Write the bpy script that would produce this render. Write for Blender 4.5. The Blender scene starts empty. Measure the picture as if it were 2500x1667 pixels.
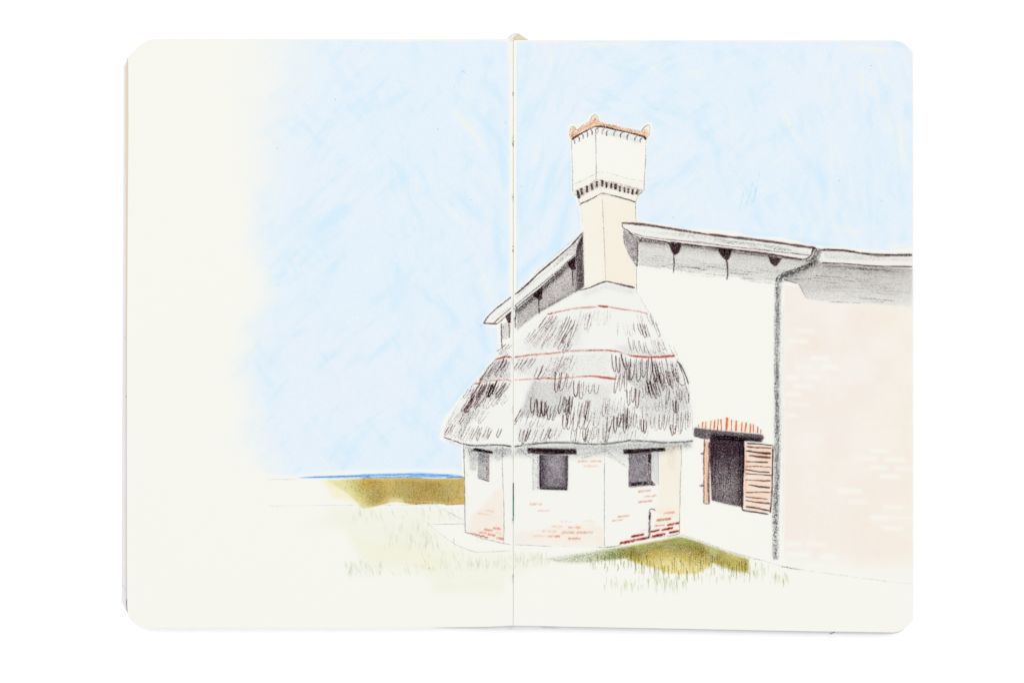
import bpy, math, random
import numpy as np

random.seed(7)
RNG = np.random.default_rng(11)
sc = bpy.context.scene
COL = sc.collection

# ------------------------------------------------------------------ camera, light, exposure
PX = 0.0001466            # metres of paper per photograph pixel (page height 21 cm)
ZP = 0.0045               # top of the pages
DCAM = 1.20               # camera above the pages
cam_d = bpy.data.cameras.new("camera")
cam_d.sensor_width = 36.0
cam_d.lens = 36.0 * DCAM / (2500 * PX)
cam_d.clip_start = 0.01
cam_d.clip_end = 50.0
cam = bpy.data.objects.new("camera", cam_d)
cam.location = (0, 0, ZP + DCAM)
COL.objects.link(cam)
sc.camera = cam

world = bpy.data.worlds.new("World")
sc.world = world
world.use_nodes = True
bg = world.node_tree.nodes["Background"]
bg.inputs[0].default_value = (1.0, 1.0, 1.0, 1)
bg.inputs[1].default_value = 1.09

def area_lamp(name, loc, size, power):
    d = bpy.data.lights.new(name, 'AREA')
    d.shape = 'SQUARE'; d.size = size; d.energy = power; d.color = (1, 1, 1)
    o = bpy.data.objects.new(name, d)
    o.location = loc
    v = np.array([0, 0, 0.0]) - np.array(loc)
    import mathutils
    o.rotation_euler = mathutils.Vector(v).to_track_quat('-Z', 'Y').to_euler()
    COL.objects.link(o)
area_lamp("softbox_lamp", (-1.3, 0.9, 1.9), 0.9, 6.9)
area_lamp("softbox_lamp.001", (1.3, 0.9, 1.9), 0.9, 5.9)

sc.view_settings.view_transform = 'Standard'
sc.view_settings.look = 'None'
sc.view_settings.exposure = 0
sc.view_settings.gamma = 1
sc.cycles.transparent_max_bounces = 96
sc.cycles.use_denoising = True
LEVEL = 1.25              # light reaching the paper, so that albedo = picture value / LEVEL

# ------------------------------------------------------------------ helpers
def lin(c):
    c = np.asarray(c, float) / 255.0
    return np.where(c <= 0.04045, c / 12.92, ((c + 0.055) / 1.055) ** 2.4)
PAPER = np.array([247, 247, 240.0])
def albedo(c): return lin(c) / LEVEL
def filt(c):   # two-way transmittance of a pigment film that looks like colour c on the paper
    return np.clip(lin(c) / lin(PAPER), 0.004, 1.0)

def P(px, py, z=ZP):
    """photograph pixel -> point on the plane at height z"""
    k = (DCAM + ZP - z) / DCAM
    return np.stack([(np.asarray(px, float) - 1250) * PX * k, (833.5 - np.asarray(py, float)) * PX * k,
                     np.full(np.shape(px), z, float)], -1)

_perm = np.random.default_rng(5).random((64, 256, 256))
def vn(x, y, s, seed=0):
    x = np.asarray(x) / s; y = np.asarray(y) / s
    xi = np.floor(x).astype(int); yi = np.floor(y).astype(int)
    fx = x - xi; fy = y - yi
    fx = fx * fx * (3 - 2 * fx); fy = fy * fy * (3 - 2 * fy)
    T = _perm[seed % 64]
    g = lambda a, b: T[a % 256, b % 256]
    return (g(xi, yi) * (1 - fx) + g(xi + 1, yi) * fx) * (1 - fy) + (g(xi, yi + 1) * (1 - fx) + g(xi + 1, yi + 1) * fx) * fy

def ss(a, b, x):
    t = np.clip((x - a) / (b - a), 0, 1)
    return t * t * (3 - 2 * t)

def sdf(x, y, poly):
    """distance inside a polygon (positive inside), photograph pixels"""
    p = np.asarray(poly, float); q = np.roll(p, -1, 0)
    d = np.full(x.shape, 1e18); ins = np.zeros(x.shape, bool)
    for (ax, ay), (bx, by) in zip(p, q):
        ex, ey = bx - ax, by - ay
        wx, wy = x - ax, y - ay
        t = np.clip((wx * ex + wy * ey) / max(ex * ex + ey * ey, 1e-9), 0, 1)
        d = np.minimum(d, (wx - ex * t) ** 2 + (wy - ey * t) ** 2)
        if ay != by:
            c = ((ay > y) != (by > y)) & (x < (bx - ax) * (y - ay) / (by - ay) + ax)
            ins ^= c
    d = np.sqrt(d)
    return np.where(ins, d, -d)

def smooth(pts, step=3.0):
    pts = np.asarray(pts, float)
    if len(pts) == 2:
        n = max(2, int(np.hypot(*(pts[1] - pts[0])) / step) + 1)
        return pts[0] + (pts[1] - pts[0]) * np.linspace(0, 1, n)[:, None]
    P0 = np.vstack([2 * pts[0] - pts[1], pts, 2 * pts[-1] - pts[-2]])
    out = []
    for i in range(1, len(P0) - 2):
        a, b, c, d = P0[i - 1:i + 3]
        n = max(1, int(np.hypot(*(c - b)) / step))
        t = (np.arange(n) / n)[:, None]
        out.append(0.5 * ((2 * b) + (-a + c) * t + (2 * a - 5 * b + 4 * c - d) * t ** 2 + (-a + 3 * b - 3 * c + d) * t ** 3))
    out.append(pts[-1:])
    return np.vstack(out)

# ------------------------------------------------------------------ materials (procedural)
def new_mat(name):
    m = bpy.data.materials.new(name); m.use_nodes = True
    nt = m.node_tree
    for n in list(nt.nodes): nt.nodes.remove(n)
    out = nt.nodes.new('ShaderNodeOutputMaterial')
    return m, nt, out

def math_node(nt, op, a, b=None, clamp=False):
    n = nt.nodes.new('ShaderNodeMath'); n.operation = op; n.use_clamp = clamp
    for i, v in enumerate((a, b)):
        if v is None: continue
        if isinstance(v, (int, float)): n.inputs[i].default_value = v
        else: nt.links.new(v, n.inputs[i])
    return n.outputs[0]

def noise(nt, scale, detail=2.0, rough=0.5, vec=None, stretch=None):
    n = nt.nodes.new('ShaderNodeTexNoise')
    n.inputs['Scale'].default_value = scale; n.inputs['Detail'].default_value = detail
    n.inputs['Roughness'].default_value = rough
    tc = nt.nodes.new('ShaderNodeTexCoord')
    src = tc.outputs['Object']
    if stretch:
        mp = nt.nodes.new('ShaderNodeMapping'); mp.inputs['Scale'].default_value = stretch
        nt.links.new(src, mp.inputs['Vector']); src = mp.outputs['Vector']
    nt.links.new(src, n.inputs['Vector'])
    return n.outputs['Fac']

def principled(name, rgb, rough=0.8, var=0.02, nscale=400, bump=0.0, stretch=None):
    m, nt, out = new_mat(name)
    b = nt.nodes.new('ShaderNodeBsdfPrincipled')
    b.inputs['Roughness'].default_value = rough
    b.inputs['Specular IOR Level'].default_value = 0.0
    f = noise(nt, nscale, 3, 0.6, stretch=stretch)
    mx = nt.nodes.new('ShaderNodeMix'); mx.data_type = 'RGBA'
    nt.links.new(f, mx.inputs['Factor'])
    mx.inputs['A'].default_value = (*[c * (1 - var) for c in rgb], 1)
    mx.inputs['B'].default_value = (*[min(c * (1 + var), 1) for c in rgb], 1)
    nt.links.new(mx.outputs['Result'], b.inputs['Base Color'])
    if bump:
        bp = nt.nodes.new('ShaderNodeBump'); bp.inputs['Strength'].default_value = bump
        bp.inputs['Distance'].default_value = 0.00005
        nt.links.new(noise(nt, 2600, 2, 0.6), bp.inputs['Height'])
        nt.links.new(bp.outputs['Normal'], b.inputs['Normal'])
    nt.links.new(b.outputs[0], out.inputs[0])
    return m

def film(name, soft, grain_scale, stretch=(1, 1, 1), detail=2.0, wash=False):
    """transparent pigment film: colour filter from the mesh attribute, laid down on the tooth of the paper"""
    m, nt, out = new_mat(name)
    at = nt.nodes.new('ShaderNodeAttribute'); at.attribute_name = 'pigment'
    f = noise(nt, grain_scale, detail, 0.55, stretch=stretch)
    n = math_node(nt, 'MULTIPLY_ADD', f, 1 / 0.40)
    nt.nodes[-1].inputs[2].default_value = 0.5 - 0.5 / 0.40
    nt.nodes[-1].use_clamp = True
    p = at.outputs['Alpha']
    if wash:
        k = math_node(nt, 'MULTIPLY_ADD', n, 0.30); nt.nodes[-1].inputs[2].default_value = 0.85
        cov = math_node(nt, 'MULTIPLY', p, k, clamp=True)
    else:
        # covered where the tooth stands higher than the pencil pressure lets free
        a = math_node(nt, 'ADD', n, p)
        a = math_node(nt, 'SUBTRACT', a, 1.0 - soft)
        a = math_node(nt, 'DIVIDE', a, 2 * soft, clamp=True)
        # full deposit grows with pressure
        k = math_node(nt, 'MULTIPLY_ADD', p, 0.55); nt.nodes[-1].inputs[2].default_value = 0.5
        k = math_node(nt, 'MINIMUM', k, 1.0)
        cov = math_node(nt, 'MULTIPLY', a, k, clamp=True)
    mx = nt.nodes.new('ShaderNodeMix'); mx.data_type = 'RGBA'
    nt.links.new(cov, mx.inputs['Factor'])
    mx.inputs['A'].default_value = (1, 1, 1, 1)
    nt.links.new(at.outputs['Color'], mx.inputs['B'])
    tr = nt.nodes.new('ShaderNodeBsdfTransparent')
    gm_ = nt.nodes.new('ShaderNodeGamma'); gm_.inputs['Gamma'].default_value = 0.5   # light crosses the film twice
    nt.links.new(mx.outputs['Result'], gm_.inputs['Color'])
    nt.links.new(gm_.outputs['Color'], tr.inputs['Color'])
    nt.links.new(tr.outputs[0], out.inputs[0])
    return m

M_PENCIL = film('coloured_pencil', 0.38, 2400)
M_WASH = film('thin_watercolour', 0.3, 500, wash=True)

def crayon_mat():
    m, nt, out = new_mat('sky_crayon')
    at = nt.nodes.new('ShaderNodeAttribute'); at.attribute_name = 'pigment'
    f = noise(nt, 1500, 2, 0.6)
    k = math_node(nt, 'MULTIPLY_ADD', f, 0.10); nt.nodes[-1].inputs[2].default_value = 0.95
    pw = math_node(nt, 'SUBTRACT', k, 1.0)
    pw = math_node(nt, 'MULTIPLY', pw, at.outputs['Alpha'])
    pw = math_node(nt, 'ADD', pw, 1.0)
    vm = nt.nodes.new('ShaderNodeVectorMath'); vm.operation = 'SCALE'
    nt.links.new(at.outputs['Color'], vm.inputs[0]); nt.links.new(pw, vm.inputs['Scale'])
    b = nt.nodes.new('ShaderNodeBsdfDiffuse')
    nt.links.new(vm.outputs[0], b.inputs['Color'])
    nt.links.new(b.outputs[0], out.inputs[0])
    return m
M_SKY = crayon_mat()
M_PAPER = principled('sketchbook_paper', albedo(PAPER), 0.9, 0.006, 9, bump=0.25)
M_EDGE = principled('page_edges', albedo((233, 219, 186)), 0.9, 0.06, 60, stretch=(60, 1, 1))
M_EDGE2 = principled('page_edges_white', albedo((240, 238, 230)), 0.9, 0.03, 60, stretch=(60, 1, 1))
M_COVER = principled('grey_cover', albedo((238, 237, 241)), 0.6, 0.035, 120)
M_TABLE = principled('white_backdrop', (0.98, 0.98, 0.98), 0.9, 0.0, 5)
M_THREAD = principled('sewing_thread', albedo((236, 234, 224)), 0.9, 0.05, 900)
M_DARK = principled('dark_gap', albedo((96, 88, 66)), 0.9, 0.1, 900)
M_TEAL = principled('teal_thread', albedo((38, 120, 112)), 0.9, 0.3, 700)
M_LINING = principled('cream_lining', albedo((235, 220, 190)), 0.9, 0.02, 300)

# ------------------------------------------------------------------ object builders
def empty(name, parent=None, loc=(0, 0, 0)):
    o = bpy.data.objects.new(name, None); COL.objects.link(o)
    o.empty_display_size = 0.02; o.location = loc; o.parent = parent
    return o

def mesh_obj(name, verts, faces, mats, parent=None, mat_idx=None, pig=None, smoothf=False):
    me = bpy.data.meshes.new(name)
    me.from_pydata([tuple(v) for v in verts], [], [tuple(f) for f in faces])
    for m in (mats if isinstance(mats, (list, tuple)) else [mats]): me.materials.append(m)
    if mat_idx is not None: me.polygons.foreach_set('material_index', np.asarray(mat_idx, np.int32))
    if pig is not None:
        a = me.color_attributes.new('pigment', 'FLOAT_COLOR', 'POINT')
        a.data.foreach_set('color', np.asarray(pig, np.float32).ravel())
    if smoothf: me.polygons.foreach_set('use_smooth', [True] * len(me.polygons))
    me.update()
    o = bpy.data.objects.new(name, me); COL.objects.link(o); o.parent = parent
    return o

def slab(name, outline_top, z_top, z_bot, mat, parent, outline_bot=None):
    t = P(*np.asarray(outline_top, float).T, z_top)
    ob = outline_top if outline_bot is None else outline_bot
    b = P(*np.asarray(ob, float).T, z_top if outline_bot is None else z_bot); b[:, 2] = z_bot
    n = len(t)
    v = np.vstack([t, b])
    f = [tuple(range(n))[::-1], tuple(range(n, 2 * n))]
    f += [(i, (i + 1) % n, n + (i + 1) % n, n + i) for i in range(n)]
    return mesh_obj(name, v, f, mat, parent)

SKIP = (1249.0, 1256.0)     # nothing is drawn down in the fold of the book
# every stroke and wash is a film of its own, 4 microns above the ones it crosses
OCC = np.zeros((160, 430, 290), bool)
TOPS = np.full((430, 290), -1)
STEP = 4.0e-6
LV = []
class Draw:
    """collects pencil strokes and washes into one mesh lying on the page"""
    def __init__(self, name, parent, label=None, skip=SKIP, low=None):
        self.low = low
        self.name, self.parent, self.label, self.skip = name, parent, label, skip
        self.v, self.f, self.m, self.c, self.n, self.k = [], [], [], [], 0, 0
        self.z0 = ZP + 1.5e-5; self.prims = []
    def _add(self, xy, faces, col, a, mat):
        fa = np.asarray(faces); mid = xy[fa].mean(1)
        q = np.vstack([xy[np.unique(fa)], mid]); ci = np.clip((q / 6).astype(int), 1, [428, 288])
        cells = np.unique(np.concatenate([(ci + o) for o in ((0, 0), (1, 0), (0, 1), (-1, 0), (0, -1))]), axis=0)
        self.prims.append(cells)
        pts = P(xy[:, 0], xy[:, 1])
        cc = np.empty((len(xy), 4)); cc[:, :3] = filt(col) if np.ndim(col) == 1 else col; cc[:, 3] = a
        self.v.append(pts); self.c.append(cc)
        self.f.append(np.asarray(faces) + self.n); self.m.append(np.full(len(faces), mat)); self.n += len(xy)
    def line(self, pts, col=(60, 42, 46), w=3.0, p=0.8, p1=None, wob=0.35, taper=True, step=3.0, var=0.12, soft=False):
        """one pencil stroke: width w px, pressure p (to p1)"""
        q = smooth(pts, step); n = len(q)
        if n < 2: return
        s = np.linspace(0, 1, n)
        ph = RNG.random() * 100
        d = np.gradient(q, axis=0); L = np.maximum(np.hypot(d[:, 0], d[:, 1]), 1e-6)
        nr = np.stack([-d[:, 1], d[:, 0]], -1) / L[:, None]
        arc = np.concatenate([[0], np.cumsum(np.hypot(*np.diff(q, axis=0).T))])
        q = q + nr * ((vn(arc + ph * 7, arc * 0 + ph, 9, 3) - 0.5) * 2 * wob)[:, None]
        pr = p + ((p1 if p1 is not None else p) - p) * s
        pr = pr + (vn(arc + ph * 3, arc * 0 + ph, 14, 8) - 0.5) * 2 * var
        ww = w * (1.0 if soft else 1.3) * (0.9 + 0.25 * (vn(arc + ph, arc * 0, 20, 9) - 0.5) * 2)
        if taper:
            e = np.minimum(arc, arc[-1] - arc); k = ss(-2.0, 5.0, e); ww = ww * (0.45 + 0.55 * k)
        hw = ww[:, None] * 0.5
        rows = [q - nr * hw * 1.25, q - nr * hw * 0.55, q + nr * hw * 0.55, q + nr * hw * 1.25]
        xy = np.stack(rows, 1).reshape(-1, 2)
        if not soft: pr = pr + 0.06
        a = np.stack([pr - 0.62, pr, pr, pr - 0.62] if not soft else [pr * 0, pr, pr, pr * 0], 1).reshape(-1)
        fs = []
        for i in range(n - 1):
            mx = 0.5 * (q[i, 0] + q[i + 1, 0])
            if self.skip and self.skip[0] < mx < self.skip[1]: continue
            for j in range(3):
                b = i * 4 + j
                fs.append((b, b + 1, b + 5, b + 4))
        if fs: self._add(xy, fs, col, a, 1 if soft else 0)
    def area(self, poly, col, p=0.5, cell=3.0, feather=3.0, mod=None, mat='pencil', colf=None, grow=0.0, keep=0.02):
        """a shaded or washed patch bounded by a polygon"""
        pa = np.asarray(poly, float)
        pad = feather + grow + cell
        x0, y0 = pa.min(0) - pad; x1, y1 = pa.max(0) + pad
        nx = max(2, int((x1 - x0) / cell) + 1); ny = max(2, int((y1 - y0) / cell) + 1)
        xs = np.linspace(x0, x1, nx); ys = np.linspace(y0, y1, ny)
        if self.skip:
            for g in self.skip:
                if x0 < g < x1: xs[np.argmin(abs(xs - g))] = g
            xs = np.unique(xs); nx = len(xs)
        X, Y = np.meshgrid(xs, ys)
        d = sdf(X, Y, poly) + grow
        e = np.clip(d / feather + 0.5, 0, 1) if feather > 0 else (d > 0).astype(float)
        pv = p if not callable(p) else p(X, Y)
        A = pv * np.ones_like(X)
        if mod is not None: A = A * mod(X, Y)
        if mat == 'pencil': A = A * e - 0.25 * (1 - e)
        else: A = A * e
        use = (e > 0.01)
        F = use[:-1, :-1] | use[1:, :-1] | use[:-1, 1:] | use[1:, 1:]
        if self.skip:
            cx = 0.5 * (xs[:-1] + xs[1:])
            F &= ~((cx > self.skip[0]) & (cx < self.skip[1]))[None, :]
        iy, ix = np.nonzero(F)
        b = iy * nx + ix
        faces = np.stack([b, b + nx, b + nx + 1, b + 1], 1)
        used, inv = np.unique(faces, return_inverse=True)
        XY = np.stack([X.ravel()[used], Y.ravel()[used]], 1)
        cv = col
        if colf is not None: cv = filt(colf(XY[:, 0], XY[:, 1]))
        self._add(XY, inv.reshape(faces.shape), cv, A.ravel()[used], 0 if mat == 'pencil' else 1)
    def build(self):
        low = 0
        if self.skip:
            allc = np.unique(np.concatenate(self.prims), axis=0)
            low = int(TOPS[allc[:, 0], allc[:, 1]].max()) + 1 if self.low is None else self.low
        top = 0
        for pts, cells in zip(self.v, self.prims):
            L = low
            while OCC[L, cells[:, 0], cells[:, 1]].any(): L += 1
            OCC[L, cells[:, 0], cells[:, 1]] = True
            if pts is self.v[0]: TOPS[cells[:, 0], cells[:, 1]] = np.maximum(TOPS[cells[:, 0], cells[:, 1]], L)
            top = max(top, L); pts[:, 2] = self.z0 + L * STEP
        LV.append(top)
        o = mesh_obj(self.name, np.vstack(self.v), np.vstack(self.f), [M_PENCIL, M_WASH], self.parent,
                     np.concatenate(self.m), np.vstack(self.c))
        if self.label: o['label'] = self.label
        return o

DK = (76, 46, 52); PUR = (84, 58, 64); GR = (120, 122, 120); GRAPH = (118, 120, 120); ORG = (214, 112, 66)
RED = (196, 78, 44); DRED = (186, 50, 32); BLK = (48, 44, 46)

# ------------------------------------------------------------------ the setting: a white sweep
s = 3.0
tb = mesh_obj('tabletop', [(-s, -s, 0), (s, -s, 0), (s, s, 0), (-s, s, 0)], [(0, 1, 2, 3)], M_TABLE)
tb['kind'] = 'structure'

# ------------------------------------------------------------------ the sketchbook
book = empty('sketchbook')
book['label'] = 'open sketchbook with rounded page corners and a coloured pencil farmhouse drawn across both pages'
book['category'] = 'sketchbook'

cover = [(302, 162), (309, 152), (310, 143), (318, 141), (340, 125), (372, 102), (1238, 100), (1263, 101), (2180, 104), (2222, 142),
         (2223, 1500), (2206, 1536), (2197, 1542), (2182, 1546), (2160, 1548.5), (1980, 1547.5), (1700, 1542.5), (1400, 1537),
         (1310, 1536), (1190, 1536), (1140, 1534), (1060, 1532), (1042, 1529), (346, 1527), (332, 1519), (311, 1494), (297, 1468),
         (297.3, 1300), (299.6, 760)]
slab('cover', cover, 0.0034, 0.0002, M_COVER, book)

LP = [(313.6, 300), (313.2, 160), (312.5, 142), (318, 134.5), (328, 124), (339, 113), (352, 104), (362, 98.5), (371, 96), (420, 95.6),
      (900, 95.8), (1247, 95.8)]
LPb = [(1247, 1526.4), (1190, 1529), (1060, 1531), (900, 1532), (600, 1532.3), (346, 1532.3), (331, 1523.5), (319, 1512), (314, 1503),
       (311, 1492), (310.2, 1380), (309.8, 1100), (310.0, 850), (311.5, 600)]
def left_page():
    top = LP + LPb
    strip = [(1247, ZP), (1249.5, ZP - 0.00001), (1251.9, ZP - 0.00005), (1252.6, ZP - 0.00030), (1253.05, ZP - 0.00038)]
    t = P(*np.array(top).T); n = len(t)
    b = t.copy(); b[:, 2] -= 0.0002
    v = list(t) + list(b); f = [tuple(range(n))[::-1], tuple(range(n, 2 * n))]
    f += [(i, (i + 1) % n, n + (i + 1) % n, n + i) for i in range(n)]
    k = len(v)
    for x, z in strip:
        for y in (95.8, 400, 800, 1200, 1526.4):
            q = P(x, y); q[2] = z; v.append(q)
    m = 5
    for i in range(len(strip) - 1):
        for j in range(m - 1):
            a = k + i * m + j; f.append((a, a + 1, a + m + 1, a + m))
    return mesh_obj('page', v, f, M_PAPER, book)
left_page()
RP = [(1258, 98.3), (1700, 98.3), (2182, 98.4), (2197, 100.8), (2208, 106), (2217, 114), (2224, 122), (2228.5, 131.5), (2228.6, 800),
      (2228.8, 1511), (2220, 1522), (2209, 1533), (2198, 1539.5), (2182, 1543), (2100, 1541.5), (1980, 1540), (1700, 1534.5), (1380, 1528.6),
      (1320, 1527), (1258, 1526.2)]
def right_page():
    t = P(*np.array(RP).T); n = len(t)
    b = t.copy(); b[:, 2] -= 0.0002
    v = list(t) + list(b); f = [tuple(range(n))[::-1], tuple(range(n, 2 * n))]
    f += [(i, (i + 1) % n, n + (i + 1) % n, n + i) for i in range(n)]
    k = len(v); strip = [(1258, ZP), (1255.5, ZP - 0.00001), (1254.1, ZP - 0.00005), (1253.5, ZP - 0.00030), (1253.05, ZP - 0.00038)]
    m = 5
    for x, z in strip:
        for y in (98.3, 400, 800, 1200, 1526.2):
            q = P(x, y); q[2] = z; v.append(q)
    for i in range(len(strip) - 1):
        for j in range(m - 1):
            a = k + i * m + j; f.append((a, a + m, a + m + 1, a + 1))
    return mesh_obj('page', v, f, M_PAPER, book)
right_page()

# blocks of pages under the two open ones; the left fore-edge fans out and shows as a cream strip
lt = [(x + (0.3 if x < 330 else -0.3 if x > 1200 else 0), min(max(y, 97.5), 1525)) for x, y in (LP + LPb)]
lb = []
for x, y in lt:
    if x < 316: lb.append(({True: 306.6, False: 308.8}[y < 400] if y > 160 else 313, y if y > 155 else max(y, 160)))
    else: lb.append((x, y))
lb = []
for (x, y) in lt:
    if x < 330:
        e = np.interp(y, [124, 142, 160, 500, 760, 1000, 1480, 1525], [328, 314.5, 306.9, 306.9, 308.2, 309.6, 309.6, 336])
        lb.append((e, y + (6 if y < 161 else 0)))
    else: lb.append((x, y))
slab('page_block', lt, ZP - 0.0003, 0.0035, M_EDGE, book, lb)
rt = [(min(x, 2227) , min(max(y, 100), 1525)) for x, y in RP]
slab('page_block', rt, ZP - 0.0003, 0.0035, M_EDGE2, book)

# spine end showing above the pages
lin_ = slab('spine_lining', [(1251, 101), (1251.5, 94), (1255, 88.5), (1262, 84.6), (1266, 84.8), (1271, 86.2), (1276, 88.5), (1280, 91.8), (1284, 95),
            (1289, 98), (1289, 101)], 0.0040, 0.0034, M_LINING, book)
def tube(name, pts, r, mat, parent, z, seg=8, zs=None):
    q = smooth(pts, 2.0); n = len(q); c = P(q[:, 0], q[:, 1])
    c[:, 2] = z if zs is None else np.interp(np.linspace(0, 1, n), np.linspace(0, 1, len(zs)), zs)
    d = np.gradient(c, axis=0); d /= np.linalg.norm(d, axis=1)[:, None]
    up = np.array([0, 0, 1.0]); sd = np.cross(d, up); sd /= np.maximum(np.linalg.norm(sd, axis=1), 1e-9)[:, None]
    v, f = [], []
    for i in range(n):
        for j in range(seg):
            a = 2 * math.pi * j / seg
            v.append(c[i] + sd[i] * math.cos(a) * r + up * math.sin(a) * r)
    for i in range(n - 1):
        for j in range(seg):
            f.append((i * seg + j, i * seg + (j + 1) % seg, (i + 1) * seg + (j + 1) % seg, (i + 1) * seg + j))
    f.append(tuple(range(seg))[::-1]); f.append(tuple((n - 1) * seg + j for j in range(seg)))
    return mesh_obj(name, v, f, mat, parent, smoothf=True)
tube('spine_curl', [(1241.5, 99), (1242.5, 94), (1246, 89), (1251, 85.2), (1257, 83), (1263, 82.6), (1270, 85)], 2.2 * PX, M_COVER, book, 0.0041)
tube('headband', [(1246.8, 101), (1248.5, 95), (1251, 93), (1253.5, 95.5), (1255, 99)], 1.6 * PX, M_THREAD, book, 0.0044)

# sewing thread down the fold
def thread(pts, r, mat, z=ZP - 0.00012):
    return tube('stitch', pts, r * PX, mat, book, z)
for y0, y1, r, mt in ((226, 229, .7, M_DARK), (231.5, 234, .6, M_DARK), (344, 358, .7, M_DARK), (480, 483, .6, M_DARK), (488, 491, .6, M_DARK),
                      (600, 603, .5, M_DARK), (608, 616, .5, M_DARK), (1179, 1218, 1.15, M_DARK), (1216, 1262, 1.15, M_TEAL), (1264, 1270, .9, M_DARK), (1402, 1408, .8, M_DARK)):
    thread([(1252.9 + random.uniform(-.5, .3), y0), (1251.9, (y0 + y1) / 2), (1253.2, y1)] if y1 - y0 < 30 else [(1253.3, y0), (1253.1, (y0 + y1) / 2), (1253.4, y1)], r, mt, ZP + 0.00002)
for y in (340, 482, 745, 880, 1000, 1112, 1268, 1412):
    thread([(1252.8, y - 9), (1250.8, y - 3), (1250.9, y + 3), (1252.9, y + 9)], 0.9, M_THREAD, ZP + 0.00003)

# ================================================================== THE DRAWING
chim = [(1390, 330), (1393, 313.8), (1399.4, 309), (1405, 313.8), (1406.6, 317), (1423, 305.8), (1439, 297.8), (1445.6, 285), (1453.6, 280.3),
        (1460, 288), (1464, 297.8), (1485.5, 303.4), (1517, 310.6), (1549, 317.7), (1563.6, 321), (1571.6, 313.8), (1581, 306.6), (1585, 305.8),
        (1586.7, 318.5), (1584, 331.3), (1578.8, 337.7), (1576.4, 345.7), (1575.6, 393.5), (1572.4, 463.6), (1565.2, 471.6), (1555.6, 479.6),
        (1553, 492), (1551, 515), (1552.8, 546)]
bright = [(1576.5, 546), (1633.9, 555.5), (1691.3, 564), (1748.7, 572), (1825.2, 580.5), (1899.8, 590), (1945.6, 596.5), (1991.6, 603),
          (2003, 603), (2010.7, 606), (2060, 608), (2098.7, 613), (2146.5, 618), (2232, 618)]
left_out = [(1392, 338), (1396, 344), (1397.8, 409.4), (1397.8, 470.8), (1409, 481), (1415, 494), (1417, 503.6), (1421.7, 526.5), (1422.7, 565)]
roof_l = [(1423, 566), (1389.6, 602), (1351, 634), (1313, 666), (1282, 697), (1255.7, 716), (1250, 722), (1236.5, 731), (1207.8, 754), (1191.6, 771),
          (1179, 789), (1184, 792), (1222, 792), (1223.5, 840), (1225, 861), (1211.5, 874), (1155.7, 935), (1128.6, 971), (1103, 1011), (1089, 1045),
          (1082, 1068), (1107.8, 1078), (1130, 1086), (1131, 1120), (1133, 1170)]
building = chim + bright + [(2232, 1440), (1133, 1440)] + roof_l[::-1] + left_out[::-1]

drawing = book
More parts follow.
